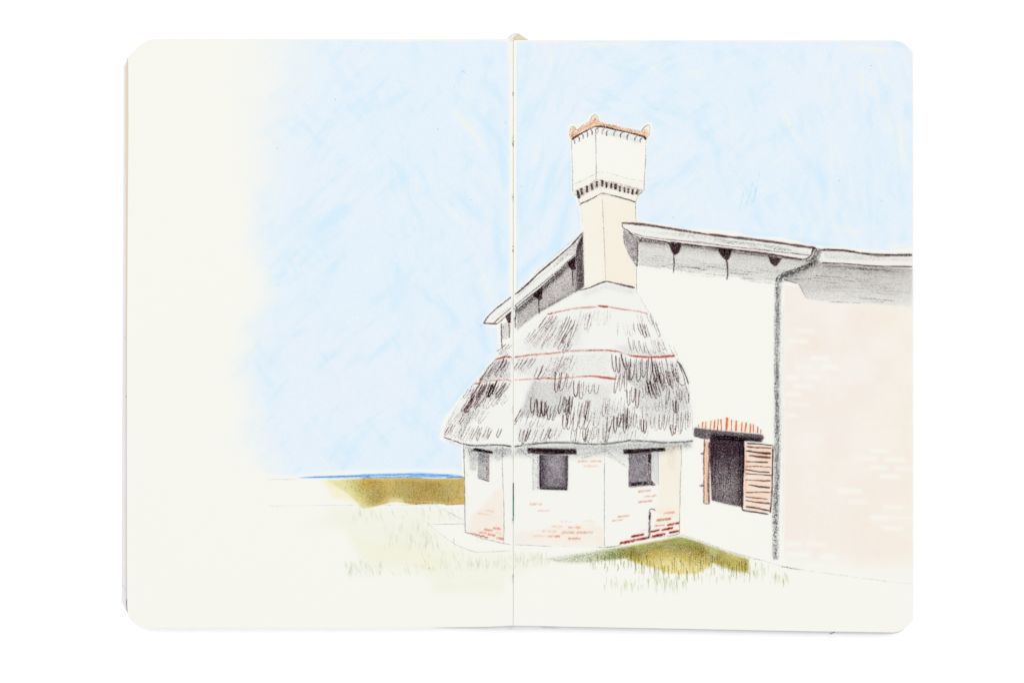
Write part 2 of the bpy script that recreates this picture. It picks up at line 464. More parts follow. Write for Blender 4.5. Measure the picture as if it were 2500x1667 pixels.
# ---- sky: crayon laid in many soft strokes
def build_sky():
    x0, x1, y0, y1, c = 520, 2230, 94, 1166, 3.0
    xs = np.arange(x0, x1 + c, c); ys = np.arange(y0, y1 + c, c)
    xs[np.argmin(abs(xs - SKIP[0]))] = 1246.5; xs[np.argmin(abs(xs - 1256))] = 1257.5
    xs[-1] = 2228.3
    ys[0] = 96.6
    X, Y = np.meshgrid(xs, ys)
    B = np.zeros_like(X); V = np.zeros_like(X); W = np.zeros_like(X)
    def stroke(F, cx, cy, ang, L, w, a, bend=0.0):
        r = L / 2 + w * 2
        ix0, ix1 = np.searchsorted(xs, [cx - r, cx + r]); iy0, iy1 = np.searchsorted(ys, [cy - r, cy + r])
        if ix1 <= ix0 or iy1 <= iy0: return
        x = X[iy0:iy1, ix0:ix1] - cx; y = Y[iy0:iy1, ix0:ix1] - cy
        u = x * math.cos(ang) + y * math.sin(ang); v = -x * math.sin(ang) + y * math.cos(ang) + bend * u * u / L
        F[iy0:iy1, ix0:ix1] += a * np.exp(-(v / w) ** 2) * ss(L / 2, L / 2 - 0.35 * L, np.abs(u)) * (0.75 + 0.5 * vn(u + cx * 3, v * 3 + cy, 14, 4))
    R = random.Random(3)
    def direction(cx, cy):
        # the way the crayon was moved in each part of the sheet (radians, y down)
        if cx < 950: d = R.choice([-0.75, -0.6, -0.9, 0.9])
        elif cx < 1250: d = R.choice([0.85, 1.05, 1.2, -0.8, 1.45, -1.2])
        elif cx < 1420: d = R.choice([-1.25, -1.35, -1.1, -1.5])
        elif cx < 1700: d = R.choice([-0.4, -0.6, 0.35, 0.6, -0.9]) if cy < 300 else R.choice([-0.7, -0.9, -0.5])
        elif cx < 1950: d = R.choice([-0.6, 1.15, 1.2, -0.9, 0.9])
        else: d = R.choice([1.3, 1.45, -1.3, 1.1, 1.5])
        return d + R.gauss(0, 0.12)
    for i in range(2600):
        cx, cy = R.uniform(x0, x1), R.uniform(y0, y1)
        stroke(B, cx, cy, direction(cx, cy), R.uniform(40, 170), R.uniform(3, 11), R.choice([1, 1, -1]) * R.uniform(.10, .34), R.uniform(-.15, .15))
    for i in range(900):
        cx, cy = R.uniform(x0, x1), R.uniform(y0, y1)
        stroke(V, cx, cy, direction(cx, cy), R.uniform(50, 160), R.uniform(8, 22), R.uniform(.1, .3))
    for i in range(420):
        cx, cy = R.uniform(x0, x1), R.uniform(y0, y1)
        k = 0.5 if cx < 1250 else 1.0
        stroke(W, cx, cy, direction(cx, cy), R.uniform(30, 120), R.uniform(2, 7), R.uniform(.12, .42) * k, R.uniform(-.2, .2))
    for cx, cy, ang, L, w, a in ((1600, 165, -0.62, 70, 4, .8), (1925, 300, 1.2, 110, 6, .7), (1960, 355, 1.1, 60, 5, .5), (1130, 300, .9, 110, 8, .8),
                                 (1165, 335, 1.0, 100, 7, .7), (1185, 690, 1.25, 120, 6, .6), (1120, 535, .85, 120, 6, .45), (2200, 350, 1.5, 150, 7, .9), (2170, 300, 1.35, 120, 7, .5),
                                 (2120, 120, .1, 160, 7, .8), (1500, 108, .05, 200, 5, .7), (1350, 103, .0, 120, 4, .8), (2150, 170, 1.1, 90, 6, .6), (2100, 205, 1.2, 60, 6, .6),
                                 (1450, 112, .03, 110, 5, .6), (2060, 560, .25, 110, 7, .5), (2200, 600, -.2, 90, 8, .8), (1430, 300, -1.2, 60, 8, .6)):
        stroke(W, cx, cy, ang, L, w, a)
    for cx, cy, ang, L, w, a in ((1190, 310, .9, 160, 9, .8), (1225, 400, 1.5, 260, 7, .8), (1215, 600, 1.5, 220, 12, .8), (1140, 500, .8, 170, 12, .7), (800, 540, -.6, 170, 18, .7),
                                 (1010, 420, -.8, 160, 14, .4), (1340, 460, -1.3, 200, 10, .7), (1370, 560, -1.3, 160, 12, .8), (1395, 430, 1.5, 160, 7, .6), (1500, 240, .3, 170, 10, .4),
                                 (1620, 150, -.6, 90, 7, .8), (1640, 165, -.6, 60, 6, .6), (1300, 640, -.7, 130, 10, .8), (1262, 700, 1.5, 200, 5, .8), (1262, 400, 1.5, 500, 5, .5),
                                 (1100, 880, -1.0, 220, 13, .5), (1180, 830, 1.4, 140, 10, .8), (1230, 760, 1.5, 90, 10, .3), (1980, 595, .15, 180, 8, .9), (1860, 575, .1, 120, 7, .6), (2195, 110, .3, 60, 9, .7),
                                 (1820, 370, -.7, 120, 12, .45), (2200, 460, 1.45, 150, 8, .5), (1800, 350, -.65, 100, 8, .4), (960, 700, -.7, 260, 14, .4), (820, 860, -.7, 200, 12, .4),
                                 (1600, 300, .8, 140, 10, .3), (1470, 260, .5, 150, 8, .5), (1790, 130, -.1, 120, 8, .4)):
        stroke(B, cx, cy, ang, L, w, a)
    n1 = vn(X, Y, 90, 11) * .5 + vn(X, Y, 40, 12) * .3 + vn(X, Y, 15, 13) * .2
    # coverage: fades out to the left, follows the building
    left = np.interp(Y, [90, 200, 330, 470, 560, 640, 720, 800, 900, 1000, 1080, 1170], [650, 640, 625, 618, 622, 632, 632, 618, 598, 585, 595, 640])
    wdt = np.interp(Y, [90, 200, 400, 700, 1170], [230, 200, 110, 80, 110])
    cov = ss(-0.5, 0.9, (X - left + (n1 - .5) * 90) / wdt)
    cov *= ss(1166, np.interp(X, [520, 700, 900, 1135], [1120, 1152, 1151, 1146]), Y)
    cov *= 1 - 0.75 * ss(9, 2, np.abs(Y - (1160 - 0.0115 * (X - 730)) + 6)) * (X < 1140) * ss(700, 860, X) * ss(1150, 1100, X)
    ds = -sdf(X, Y, building)
    halo = 0.5 + 7 * vn(X, Y, 45, 20) ** 3
    halo = halo + 5 * np.exp(-(((X - 1400) / 26) ** 2 + ((Y - 306) / 18) ** 2)) + 4 * np.exp(-(((X - 1445) / 18) ** 2 + ((Y - 285) / 18) ** 2))
    halo = halo + 9 * np.exp(-(((X - 1088) / 20) ** 2 + ((Y - 1035) / 45) ** 2)) + np.interp(X, [1690, 1740, 1800, 1830, 1900, 2000, 2180, 2228], [0, 7, 7, 1, 4, 0, 2, 10]) * (Y > 520) + 5 * ((X > 1195) & (X < 1222) & (Y > 790) & (Y < 840))
    cov *= ss(0.5, 5, ds - halo)
    cov *= ss(-2, 7, Y - np.interp(X, [600, 1250, 2200], [97, 98, 99]) + 6 * (vn(X, Y * 0, 70, 7) - .5))
    # pale bare strips beside the fold
    gl = np.interp(Y, [95, 200, 420, 700, 900], [12, 7, 5, 6, 2]); cov *= 1 - 0.85 * ss(gl + 4, gl * .4, np.abs(X - 1249))
    base = np.array([230, 242, 251.0]); blue = np.array([216, 238, 252.0]); lav = np.array([234, 241, 250.0]); cream = np.array([244, 245, 238.0])
    b = np.clip(B * 1.15 + (n1 - .5) * .7, 0, 1)[..., None]; v = np.clip(V * 0.55 + (vn(X, Y, 120, 15) - .45), 0, 1)[..., None]; w = np.clip(W * .8, 0, 1)[..., None]
    colr = base + (lav - base) * v
    colr = colr + (blue - colr) * b
    colr = colr + (cream - colr) * w
    cv = cov[..., None]
    colr = PAPER * (1 - cv) + colr * cv
    keep = cov > 0.012
    F = keep[:-1, :-1] | keep[1:, :-1] | keep[:-1, 1:] | keep[1:, 1:]
    cx = .5 * (xs[:-1] + xs[1:]); F &= ~((cx > 1246.5) & (cx < 1257.5))[None, :]
    # stay on the sheet at the rounded corner
    dr = sdf(X, Y, RP); dl = X < 1250
    ok = (dr > 0.1) | dl
    F &= ok[:-1, :-1] & ok[1:, :-1] & ok[:-1, 1:] & ok[1:, 1:]
    iy, ix = np.nonzero(F); nx = len(xs); bb = iy * nx + ix
    faces = np.stack([bb, bb + nx, bb + nx + 1, bb + 1], 1)
    used, inv = np.unique(faces, return_inverse=True)
    pts = P(X.ravel()[used], Y.ravel()[used]); pts[:, 2] = ZP + 4e-6
    col = np.empty((len(used), 4)); col[:, :3] = lin(colr.reshape(-1, 3)[used]) / LEVEL; col[:, 3] = cov.ravel()[used]
    return mesh_obj('drawn_sky', pts, inv.reshape(faces.shape), [M_SKY], drawing, pig=col)
sky = build_sky()
sp = Draw('pencil_speck', sky)
for x, y in ((1109, 211), (2126, 160), (1068, 315), (1148, 488), (1930, 310), (2048, 441), (2152, 490), (1643, 530), (818, 243), (676, 362), (1272, 455), (1276, 660), (1601, 266)):
    sp.line([(x, y), (x + 1.4, y + 1.2)], GRAPH, 1.6, .9, wob=0, taper=False, step=1)
for pts in ([(1231, 296), (1236, 304)], [(1128, 174), (1136, 178)], [(1584, 436), (1581, 439)]):
    sp.line(pts, GRAPH, 1.2, .6)
sp.build()['kind'] = 'stuff'
tl = Draw('teal_pencil_mark', sky)
for pts in ([(1855, 418), (1852, 432), (1846, 462), (1837, 501)], [(1816, 467), (1811, 490), (1803, 518)], [(1838, 440), (1832, 470), (1822, 500)], [(1848, 450), (1842, 480)]):
    tl.line(pts, (176, 226, 232), 3.0, .38, .34)
tl.build()

# ---- sea
sea = Draw('drawn_sea', drawing)
sea.area([(735, 1167), (760, 1163), (910, 1157), (1015, 1153.5), (1120, 1159), (1131, 1163), (1131, 1165.5), (1000, 1165.5), (900, 1166)], (150, 200, 244), .6, cell=1.5, feather=2.2)
sea.area([(735, 1167), (760, 1163), (910, 1157), (1015, 1153.5), (1120, 1159), (1131, 1163), (1131, 1165.5), (1000, 1165.5), (900, 1166)], (176, 215, 247), .7, cell=2, feather=2.5, mat='wash', mod=lambda X, Y: .6 + .5 * vn(X, Y * 4, 40, 3))
for pts, w, p in (([(728, 1165.5), (800, 1163.5), (900, 1160), (1000, 1158.5), (1100, 1160.5)], 3.0, .95), ([(765, 1163.5), (850, 1161.5), (905, 1162)], 4.5, .95), ([(880, 1158), (950, 1156.5), (1040, 1157), (1128, 1162)], 4.5, .75),
                 ([(1015, 1152.5), (1060, 1155), (1110, 1158)], 2.4, .7), ([(800, 1166), (1000, 1164.5), (1128, 1164.5)], 2.6, .6), ([(1128, 1160), (1146, 1159)], 5, .3), ([(1000, 1161), (1129, 1163)], 5, .6)):
    sea.line(pts, (112, 190, 240), w * .62, p * .78, p * .74)
sea.build()

# ---- far field
field = Draw('drawn_field', drawing)
fp = [(798, 1171.5), (896.8, 1167), (999.6, 1165.8), (1068, 1167.4), (1112, 1168), (1134, 1164.5), (1135, 1229.4), (1115, 1230.5), (1094.4, 1232), (1080, 1229), (1052.3, 1228.6),
      (1002, 1230.7), (986.4, 1227), (970, 1225), (952, 1226), (936.3, 1231), (910, 1237.5), (886, 1241), (879, 1236), (873, 1228), (865, 1221), (850, 1206), (835, 1196), (815, 1183)]
def fcol(x, y):
    t = np.clip(vn(x, y, 45, 21) * .9 + vn(x, y, 18, 22) * .3 - .1, 0, 1)[:, None]
    a = np.array([224, 196, 118.]) * (1 - t) + np.array([198, 186, 116.]) * t
    e = ss(14, 2, sdf(x, y, fp))[:, None] * .5
    a = a * (1 - e) + np.array([216, 180, 96.]) * e
    g = (np.exp(-(((x - 966) / 26) ** 2 + ((y - 1222) / 9) ** 2)) * .9)[:, None]
    a = a * (1 - g) + np.array([234, 228, 168.]) * g
    l = ss(900, 830, x - (y - 1170) * .9)[:, None]
    return a * (1 - l) + np.array([224, 222, 150.]) * l
field.area([(786, 1172), (840, 1168), (905, 1168), (905, 1232), (880, 1232), (850, 1222), (812, 1215), (800, 1195)], (246, 240, 208), .9, cell=3, feather=14, mat='wash')
field.area(fp, ORG, 1.0, cell=2, feather=2.2, mat='wash', colf=fcol, mod=lambda X, Y: .55 + .45 * ss(820, 900, X - (Y - 1170) * .5))
field.area(fp, (164, 148, 96), .60, cell=2.5, feather=9, mod=lambda X, Y: (.55 + .7 * vn(X, Y, 34, 23)) * ss(815, 880, X - (Y - 1170) * .4) * np.where(sdf(X, Y, fp) > 9, 1, .7) * (1 - .75 * np.exp(-(((X - 966) / 28) ** 2 + ((Y - 1222) / 11) ** 2))))
field.area([(985, 1214), (1000, 1222), (1050, 1226), (1090, 1229), (1094, 1232), (1080, 1229), (1052.3, 1229), (1002, 1231), (986.4, 1225)], (196, 150, 80), .45, cell=2, feather=3)
for k in range(150):
    x = random.uniform(840, 1128); y = random.uniform(1170, 1220)
    if sdf(np.array([x]), np.array([y + 6]), fp)[0] > 4:
        field.line([(x, y), (x + random.uniform(-1, 1), y + random.uniform(5, 13))], (172, 150, 92), 2.2, random.uniform(.2, .42))
for pts in ([(650, 1170), (690, 1169.8), (728, 1170)], [(654, 1234.7), (760, 1233.5), (865, 1232.5)], [(936, 1233), (1060, 1231), (1134, 1229)]):
    field.line(pts, GRAPH, 1.4, .3)
field.line([(1090, 1166.5), (1134, 1164)], (110, 90, 70), 1.8, .75); field.line([(880, 1168), (915, 1165.8), (1000, 1165.5), (1030, 1167)], (120, 92, 50), 1.6, .6)
field.line([(1010, 1230), (1050, 1228.6), (1080, 1229), (1092, 1232), (1108, 1231), (1134, 1229.4)], (140, 96, 44), 1.8, .6)
field.build()

# ---- pale meadow and path
mead = Draw('drawn_meadow', drawing)
mp = [(810, 1238), (1060, 1233), (1131, 1262), (1120, 1272), (1050, 1276), (1068, 1296.6), (1107, 1325), (1136, 1339), (1165, 1347), (1250, 1346), (1330, 1350), (1340, 1372), (1240, 1412), (1225, 1452), (1060, 1446), (1035, 1398),
      (880, 1378), (865, 1340), (845, 1290), (740, 1284)]
mead.area(mp, (243, 243, 229), .9, cell=5, feather=26, mat='wash', mod=lambda X, Y: .55 + .6 * vn(X, Y, 60, 31))
mead.area([(850, 1300), (1000, 1340), (1100, 1352), (1060, 1392), (900, 1376)], (245, 243, 220), .6, cell=5, feather=40, mat='wash', mod=lambda X, Y: .5 + .7 * vn(X, Y, 40, 32))
mead.area([(940, 1250), (1040, 1250), (1060, 1320), (980, 1345), (900, 1300)], (214, 216, 196), .12, cell=4, feather=40)
R = random.Random(21)
for k in range(330):
    c = R.choice([(860, 1236, 1120, 1262), (940, 1270, 1070, 1330), (1020, 1290, 1180, 1380), (1140, 1345, 1260, 1380), (1258, 1345, 1345, 1372), (850, 1360, 1130, 1400), (840, 1365, 930, 1395)])
    x = R.uniform(c[0], c[2]); y = R.uniform(c[1], c[3]); sl = R.uniform(.1, .45) if c[0] < 900 or c[1] > 1280 else R.uniform(-.1, .1)
    if c[0] >= 1140: sl = R.uniform(-.25, .05)
    if 1045 < x < 1135 and y < 1296 + (x - 1050) * .45 and y > 1262: continue
    h = R.uniform(10, 24)
    mead.line([(x, y), (x + sl * h, y + h)], R.choice([(222, 227, 204), (228, 231, 208), (218, 223, 210)]), R.uniform(3.5, 6), R.uniform(.25, .6), .2, soft=True)
for pts, p in (([(1063, 1233), (1094, 1249), (1131, 1267.6)], .42), ([(1057.5, 1279.5), (1135, 1278)], .42), ([(1041.7, 1273), (1068, 1296.6), (1107.6, 1325.6), (1136.6, 1338.8), (1163, 1346.7), (1213, 1345.4), (1245, 1344)], .42),
               ([(1108, 1313), (1109, 1330)], .6), ([(1028, 1343), (1033, 1358), (1038, 1373)], .45), ([(1050, 1232), (1051, 1248)], .4)):
    mead.line(pts, GRAPH, 1.6, p)
mead.line([(1046, 1388), (1049, 1385)], BLK, 1.5, .9)
mead.build()

# ---- grass mound on the right
gm = [(1326, 1364), (1370, 1354), (1418.8, 1348), (1470, 1340), (1525.7, 1333.5), (1590, 1322), (1658.7, 1309), (1690, 1316), (1742.6, 1335), (1790, 1352), (1829, 1364), (1829, 1398), (1800, 1395), (1771.5, 1386), (1750, 1378), (1737, 1373),
      (1733, 1382), (1713.7, 1395.6), (1690, 1400.5), (1660, 1401.6), (1627, 1398.5), (1600, 1388), (1569, 1378), (1540, 1369), (1525, 1363), (1480, 1368), (1453.5, 1371), (1410, 1377), (1361, 1373)]
def gcol(x, y):
    top = np.interp(x, [1326, 1525, 1658, 1829], [1362, 1334, 1310, 1364])
    t = np.clip((y - top) / 62 + (vn(x, y, 30, 41) - .5) * .5, 0, 1)
    r = np.stack([np.interp(t, [0, .3, .65, 1], [190, 190, 220, 240]), np.interp(t, [0, .3, .65, 1], [194, 178, 202, 226]), np.interp(t, [0, .3, .65, 1], [116, 104, 112, 160])], -1)
    l = ss(1560, 1420, x)[:, None]
    r = r * (1 - l) + np.array([190, 204, 138.]) * l
    q = ss(1740, 1800, x)[:, None] * .8
    return r * (1 - q) + np.array([214, 200, 116.]) * q
grass = Draw('drawn_grass', drawing)
grass.area(gm, ORG, .95, cell=2.5, feather=6, mat='wash', colf=gcol, mod=lambda X, Y: .12 + .88 * ss(1400, 1560, X))
grass.area(gm, (164, 160, 96), .6, cell=2.5, feather=7, mod=lambda X, Y: (.5 + .75 * vn(X, Y, 26, 42)) * ss(95, 10, (Y - np.interp(X, [1326, 1525, 1658, 1829], [1362, 1334, 1310, 1364]))) * (.55 + .45 * ss(1420, 1560, X)) * np.where(X > 1720, .7, 1) + .04)
grass.area([(1335, 1363), (1420, 1350), (1520, 1336), (1560, 1330), (1545, 1362), (1440, 1374), (1360, 1372)], (150, 170, 96), .5, cell=2.5, feather=9, mod=lambda X, Y: .5 + .8 * vn(X, Y, 16, 44))
grass.area([(1560, 1340), (1640, 1318), (1700, 1326), (1760, 1352), (1700, 1366), (1580, 1366)], (150, 128, 84), .36, cell=2.5, feather=16, mod=lambda X, Y: .4 + .9 * vn(X, Y, 26, 43))
R = random.Random(5)
x = 1440
while x < 1830:
    bot = np.interp(x, [1440, 1480, 1550, 1620, 1700, 1740, 1800, 1830], [1378, 1384, 1392, 1398, 1404, 1390, 1402, 1404]) + R.uniform(-10, 14)
    top = max(bot - R.uniform(16, 40), np.interp(x, [1440, 1525, 1658, 1829], [1350, 1340, 1318, 1368]) + 6)
    if R.random() < .93:
        grass.line([(x, top), (x + R.uniform(-1.5, 2.5), (top + bot) / 2), (x + R.uniform(-1.5, 2.5), bot)], R.choice([(160, 170, 84), (168, 174, 92), (158, 154, 76)]), R.uniform(3, 4.6), R.uniform(.5, .8), .4, soft=R.random() < .55)
    x += R.uniform(4.5, 10)
x = 1660
while x < 1826:
    t = np.interp(x, [1660, 1829], [1334, 1368])
    grass.line([(x, t + R.uniform(0, 8)), (x + R.uniform(-2, 1), t + 30 + R.uniform(0, 12))], (152, 136, 78), 2.4, R.uniform(.3, .6), .3)
    x += R.uniform(4, 6)
for X0, Y0, Y1, X1 in ((1598, 1380, 1421, 1601), (1617, 1380, 1421, 1621), (1631, 1378, 1414, 1633), (1677, 1390, 1421, 1678), (1550, 1362, 1396, 1554), (1566, 1368, 1396, 1568), (1818, 1376, 1424, 1817), (1788, 1384, 1407, 1791), (1740, 1356, 1405, 1736)):
    grass.line([(X0, Y0), (X1, Y1)], (146, 160, 84), 3.4, .7, .35)
for k in range(150):
    c = R.choice([(1475, 1405, 1560, 1428), (1500, 1410, 1680, 1430), (1600, 1405, 1660, 1432), (1830, 1368, 1860, 1400), (1860, 1372, 1900, 1408), (1880, 1396, 1925, 1415), (1700, 1392, 1830, 1412), (1560, 1392, 1700, 1412)])
    x = R.uniform(c[0], c[2]); y = R.uniform(c[1], c[3]); h = R.uniform(12, 26)
    grass.line([(x, y), (x + R.uniform(-1, 3), y + h)], R.choice([(216, 222, 188), (222, 226, 196), (208, 216, 176)]), R.uniform(3, 5.5), R.uniform(.4, .85), .25, soft=True)
grass.line([(1417, 1354), (1418, 1359)], (90, 110, 60), 2, .9)
grass.build()

# ---- the barn behind: gable wall, plain wall, pink wall
house = drawing
wall = Draw('drawn_barn_wall', house)
wall.area([(1224, 791), (1262, 752), (1405, 626), (1424, 566), (1520, 558), (1567, 582), (1896, 628), (1898, 1376), (1660, 1304), (1662, 1083), (1691, 1076), (1600, 790), (1554, 715), (1415, 708), (1225, 858)], (246, 246, 239), .05, cell=8, feather=2, mat='wash')
shade = [(1262, 753), (1313, 711), (1404, 628), (1408, 600), (1424, 568), (1425.5, 640), (1427, 700), (1414, 709), (1351, 744.7), (1313, 765.8), (1261.4, 807.8)]
def shmod(X, Y):
    top = np.interp(X, [1262, 1313, 1404, 1424], [752, 710, 626, 568])
    t = (Y - top)
    m = .50 + .42 * ss(22, 2, t) + .32 * ss(1398, 1416, X)
    bot = np.interp(X, [1261, 1313, 1351, 1414], [808, 766, 745, 708])
    return m + .26 * ss(12, 2, bot - Y) * ss(1300, 1330, X) - .22 * ss(1290, 1262, X) * ss(30, 60, t)
wall.area(shade, (116, 98, 102), 1.0, cell=2.5, feather=3, mod=lambda X, Y: shmod(X, Y) * (.85 + .3 * vn(X, Y, 12, 51)))
wall.area(shade, (190, 186, 186), .45, cell=3, feather=4, mat='wash')
wall.area([(1404, 628), (1410, 602), (1424, 568), (1426, 640), (1427, 700), (1408, 705)], (96, 78, 82), .6, cell=2.5, feather=5)
wall.area([(1262, 753), (1300, 722), (1380, 652), (1384, 662), (1310, 730), (1262, 772)], DK, .55, cell=2, feather=7)
wall.area([(1224, 791), (1240, 785), (1247.5, 770), (1248.5, 815), (1226, 832)], (140, 118, 116), .45, cell=2.5, feather=5)
for pts, w, p in (([(1224, 789), (1224.5, 815), (1225, 838), (1226.5, 856)], 3.4, .75), ([(1228, 795), (1228, 822)], 2, .35), ([(1226, 829), (1247, 822)], 1.6, .5), ([(1257, 770), (1259, 800)], 5, .6), ([(1258, 745), (1262, 755), (1259, 764)], 3, .85), ([(1256.5, 752), (1260, 768), (1257, 782)], 3, .8)):
    wall.line(pts, (74, 56, 78), w, p)
# shadow wedge beside the chimney and grey band under the eaves
wedge = [(1521, 559), (1520.5, 575), (1522, 592.7), (1533, 620), (1551.6, 651), (1557, 651), (1558.4, 602.3), (1569, 583), (1547, 576), (1536, 566)]
wall.area(wedge, (112, 98, 102), .72, cell=2, feather=2.5, mod=lambda X, Y: .8 + .35 * vn(X, Y, 10, 52))
wall.line([(1556, 590), (1557, 620), (1555, 652)], (80, 60, 66), 4, .7)
band = [(1558, 582), (1633.9, 593), (1691, 600), (1787, 611), (1899, 626), (1960, 634), (1976, 632), (1984, 640), (1950, 660), (1905, 676), (1893, 690), (1850, 682), (1787, 673), (1710, 662), (1640, 655), (1558, 648)]
tb_ = lambda X: np.interp(X, [1558, 1633.9, 1691, 1787, 1899, 1960], [580, 592, 598.5, 609, 623.5, 633])
wall.area(band, (162, 158, 152), .58, cell=2.5, feather=7, mod=lambda X, Y: (.55 + .65 * ss(26, 0, Y - tb_(X)) + .35 * (vn(X, Y * 3, 50, 53) - .5) + .25 * ss(1640, 1570, X) * ss(30, 10, Y - tb_(X))))
wall.area(band, (196, 194, 190), .28, cell=4, feather=10, mat='wash')
wall.area([(x, y) for x, y in zip([1560, 1633.9, 1691, 1787, 1899, 1960, 1960, 1899, 1787, 1691, 1633.9, 1560], [580, 591.7, 598, 609, 623, 632, 637, 632, 619, 607, 599, 592])], (104, 68, 70), .66, cell=2, feather=4)
R = random.Random(8)
for k in range(46):
    x = R.uniform(1565, 1860); L = R.uniform(25, 90); y = tb_(x) + R.uniform(34, 74)
    wall.line([(x, y), (x + L / 2, y + L * .05 + R.uniform(-2, 2)), (x + L, y + L * .1)], (130, 134, 120), R.uniform(1.5, 3), R.uniform(.2, .42))
wall.line([(1655, 650), (1690, 654), (1725, 660)], (90, 92, 80), 1.8, .6); wall.line([(1560, 645), (1590, 650), (1612, 656)], (110, 110, 100), 2, .5); wall.line([(1815, 663), (1845, 665), (1862, 664)], (90, 90, 82), 1.8, .55)
wall.line([(1553.8, 654), (1554, 690), (1553.8, 711)], (96, 98, 96), 1.8, .62)
wall.line([(1658.7, 1303.5), (1713.7, 1320), (1771.5, 1342), (1829, 1358.5), (1904.5, 1380)], GRAPH, 1.7, .45)
wall.line([(1700, 1316), (1771, 1345), (1850, 1367)], (170, 172, 160), 3, .3)
wb = wall.build()

def droplet(poly, drip, w=4.0):
    d = Draw('drawn_roof_bracket', wb)
    d.area(poly, DK, 1.0, cell=1.5, feather=2.5, mod=lambda X, Y: .80 + .2 * vn(X, Y, 8, 55)); d.area(poly, (160, 138, 142), .8, cell=2, feather=2.5, mat='wash')
    d.line(drip, DK, w, .82, .8); d.build()
droplet([(1632, 593.6), (1664.5, 597.5), (1658.8, 615.6), (1652, 622), (1645.4, 623.3), (1639, 614)], [(1644.8, 622), (1645.5, 645), (1644.4, 667)], 3.6)
droplet([(1750.6, 605), (1787, 610), (1783, 627), (1777.4, 635.7), (1769.7, 634.8), (1758.3, 623.3)], [(1773.4, 634), (1775.6, 650), (1776.6, 662), (1776.2, 672), (1774.7, 683.6)], 4.6)
droplet([(1874, 625), (1909.3, 630.8), (1901.7, 644.2), (1896, 649.5), (1890, 650), (1880.6, 642.3)], [(1891, 648), (1891, 651)], 2)
droplet([(1404.9, 624), (1405.8, 658.6), (1397, 661), (1389.6, 652.9), (1384.5, 641)], [(1398, 660), (1398.5, 680), (1399.4, 699)], 3.2)
droplet([(1324.5, 699), (1324.5, 729), (1318, 734), (1306, 726), (1302, 718)], [(1315, 731), (1315.5, 750), (1316.9, 767)], 3.6)
droplet([(1248, 759), (1247.2, 788), (1240.6, 788.7), (1233, 772)], [(1242.3, 788), (1243.5, 806), (1243.2, 825)], 2.6)

pink = Draw('drawn_brick_wall', house)
pw = [(1914, 698), (1952, 698), (1968, 728), (1984, 736), (2100, 742), (2228.4, 752), (2228.4, 1418), (2060, 1398), (1914, 1378)]
bricks = [(180, 172, 265, 198), (130, 228, 235, 250), (255, 315, 350, 342), (172, 360, 258, 386), (308, 358, 392, 386), (128, 415, 185, 440), (225, 405, 300, 436), (165, 458, 255, 482), (128, 500, 195, 525), (150, 555, 245, 575),
          (128, 612, 180, 632), (565, 793, 650, 815), (485, 830, 595, 855), (640, 838, 735, 862), (565, 880, 648, 905), (690, 885, 778, 910), (612, 925, 705, 950), (395, 998, 515, 1028), (450, 1055, 545, 1085), (635, 1085, 725, 1108),
          (562, 1135, 655, 1165), (672, 1142, 778, 1162), (630, 1192, 728, 1215), (128, 1272, 200, 1298), (240, 1272, 332, 1300), (128, 1325, 245, 1355), (305, 1335, 385, 1368), (225, 1380, 330, 1410), (385, 1398, 455, 1425)]
bx = [(1860 + a / 2.118, 720 + b / 2.118, 1860 + c / 2.118, 720 + d / 2.118) for a, b, c, d in bricks]
def pmod(X, Y):
    m = (.72 + .5 * (vn(X, Y, 60, 61) - .3)) * np.where(Y > 1330, 1 - .8 * ss(1330, 1395, Y - (X - 2000) * .06), 1) * ss(1908, 1930, X + 8)
    for i, (a, b, c, d) in enumerate(bx):
        yy = Y - (X - (a + c) / 2) * .03
        q = ss(-3.5, 4.0, np.minimum(np.minimum(X - a, c - X) * .6 + 1, np.minimum(yy - b, d - yy)))
        m = m * (1 - q * (.85 if i % 3 else .6))
    return m
def pcol(x, y):
    t = np.clip(vn(x, y, 70, 62) * 1.4 - .2, 0, 1)[:, None]
    r = ss(2090, 2210, x + 30 * (vn(x, y, 90, 63) - .5))[:, None] * .5
    c = np.array([246, 234, 223.]) * (1 - t) + np.array([245, 236, 229.]) * t
    return c * (1 - r) + np.array([246, 238, 224.]) * r
pink.area(pw, ORG, .92, cell=3, feather=6, mat='wash', colf=pcol, mod=pmod)
pink.line([(1907, 1381.5), (1930, 1386), (1955, 1390)], BLK, 2.0, .75, .5); pink.line([(1945, 1388), (2050, 1403), (2140, 1415), (2227, 1425)], GRAPH, 1.5, .33)
pink.line([(1908, 1382), (1940, 1384), (1962, 1391)], GRAPH, 1.2, .45)
pink.line([(1913, 745), (1913.5, 900), (1912, 1100), (1911, 1300)], (170, 172, 180), 1.4, .3)
sh2 = [(1916, 672), (1962, 655), (1990, 632), (2006, 640), (2060, 645), (2137, 651), (2228.3, 654), (2228.3, 750), (2098.7, 741), (2033.6, 738), (1984, 734), (1968, 727), (1950, 694), (1930, 688), (1912, 686)]
t2 = lambda X: np.interp(X, [1916, 1962, 2006, 2060, 2137, 2228], [672, 655, 640, 645, 651, 654])
pink.area(sh2, (158, 150, 147), .62, cell=2.5, feather=6, mod=lambda X, Y: (.62 + .5 * ss(26, 2, Y - t2(X)) - .25 * ss(50, 95, Y - t2(X)) - .18 * ss(2180, 2228, X) + .3 * (vn(X, Y * 2, 36, 64) - .5)))
pink.area(sh2, (196, 190, 188), .5, cell=4, feather=6, mat='wash', mod=lambda X, Y: 1 - .5 * ss(40, 95, Y - t2(X)))
pink.line([(2008, 651), (2060, 652), (2140, 659), (2180, 663)], (80, 68, 74), 5, .45); pink.line([(2060, 655), (2130, 659)], (70, 66, 74), 3, .5)
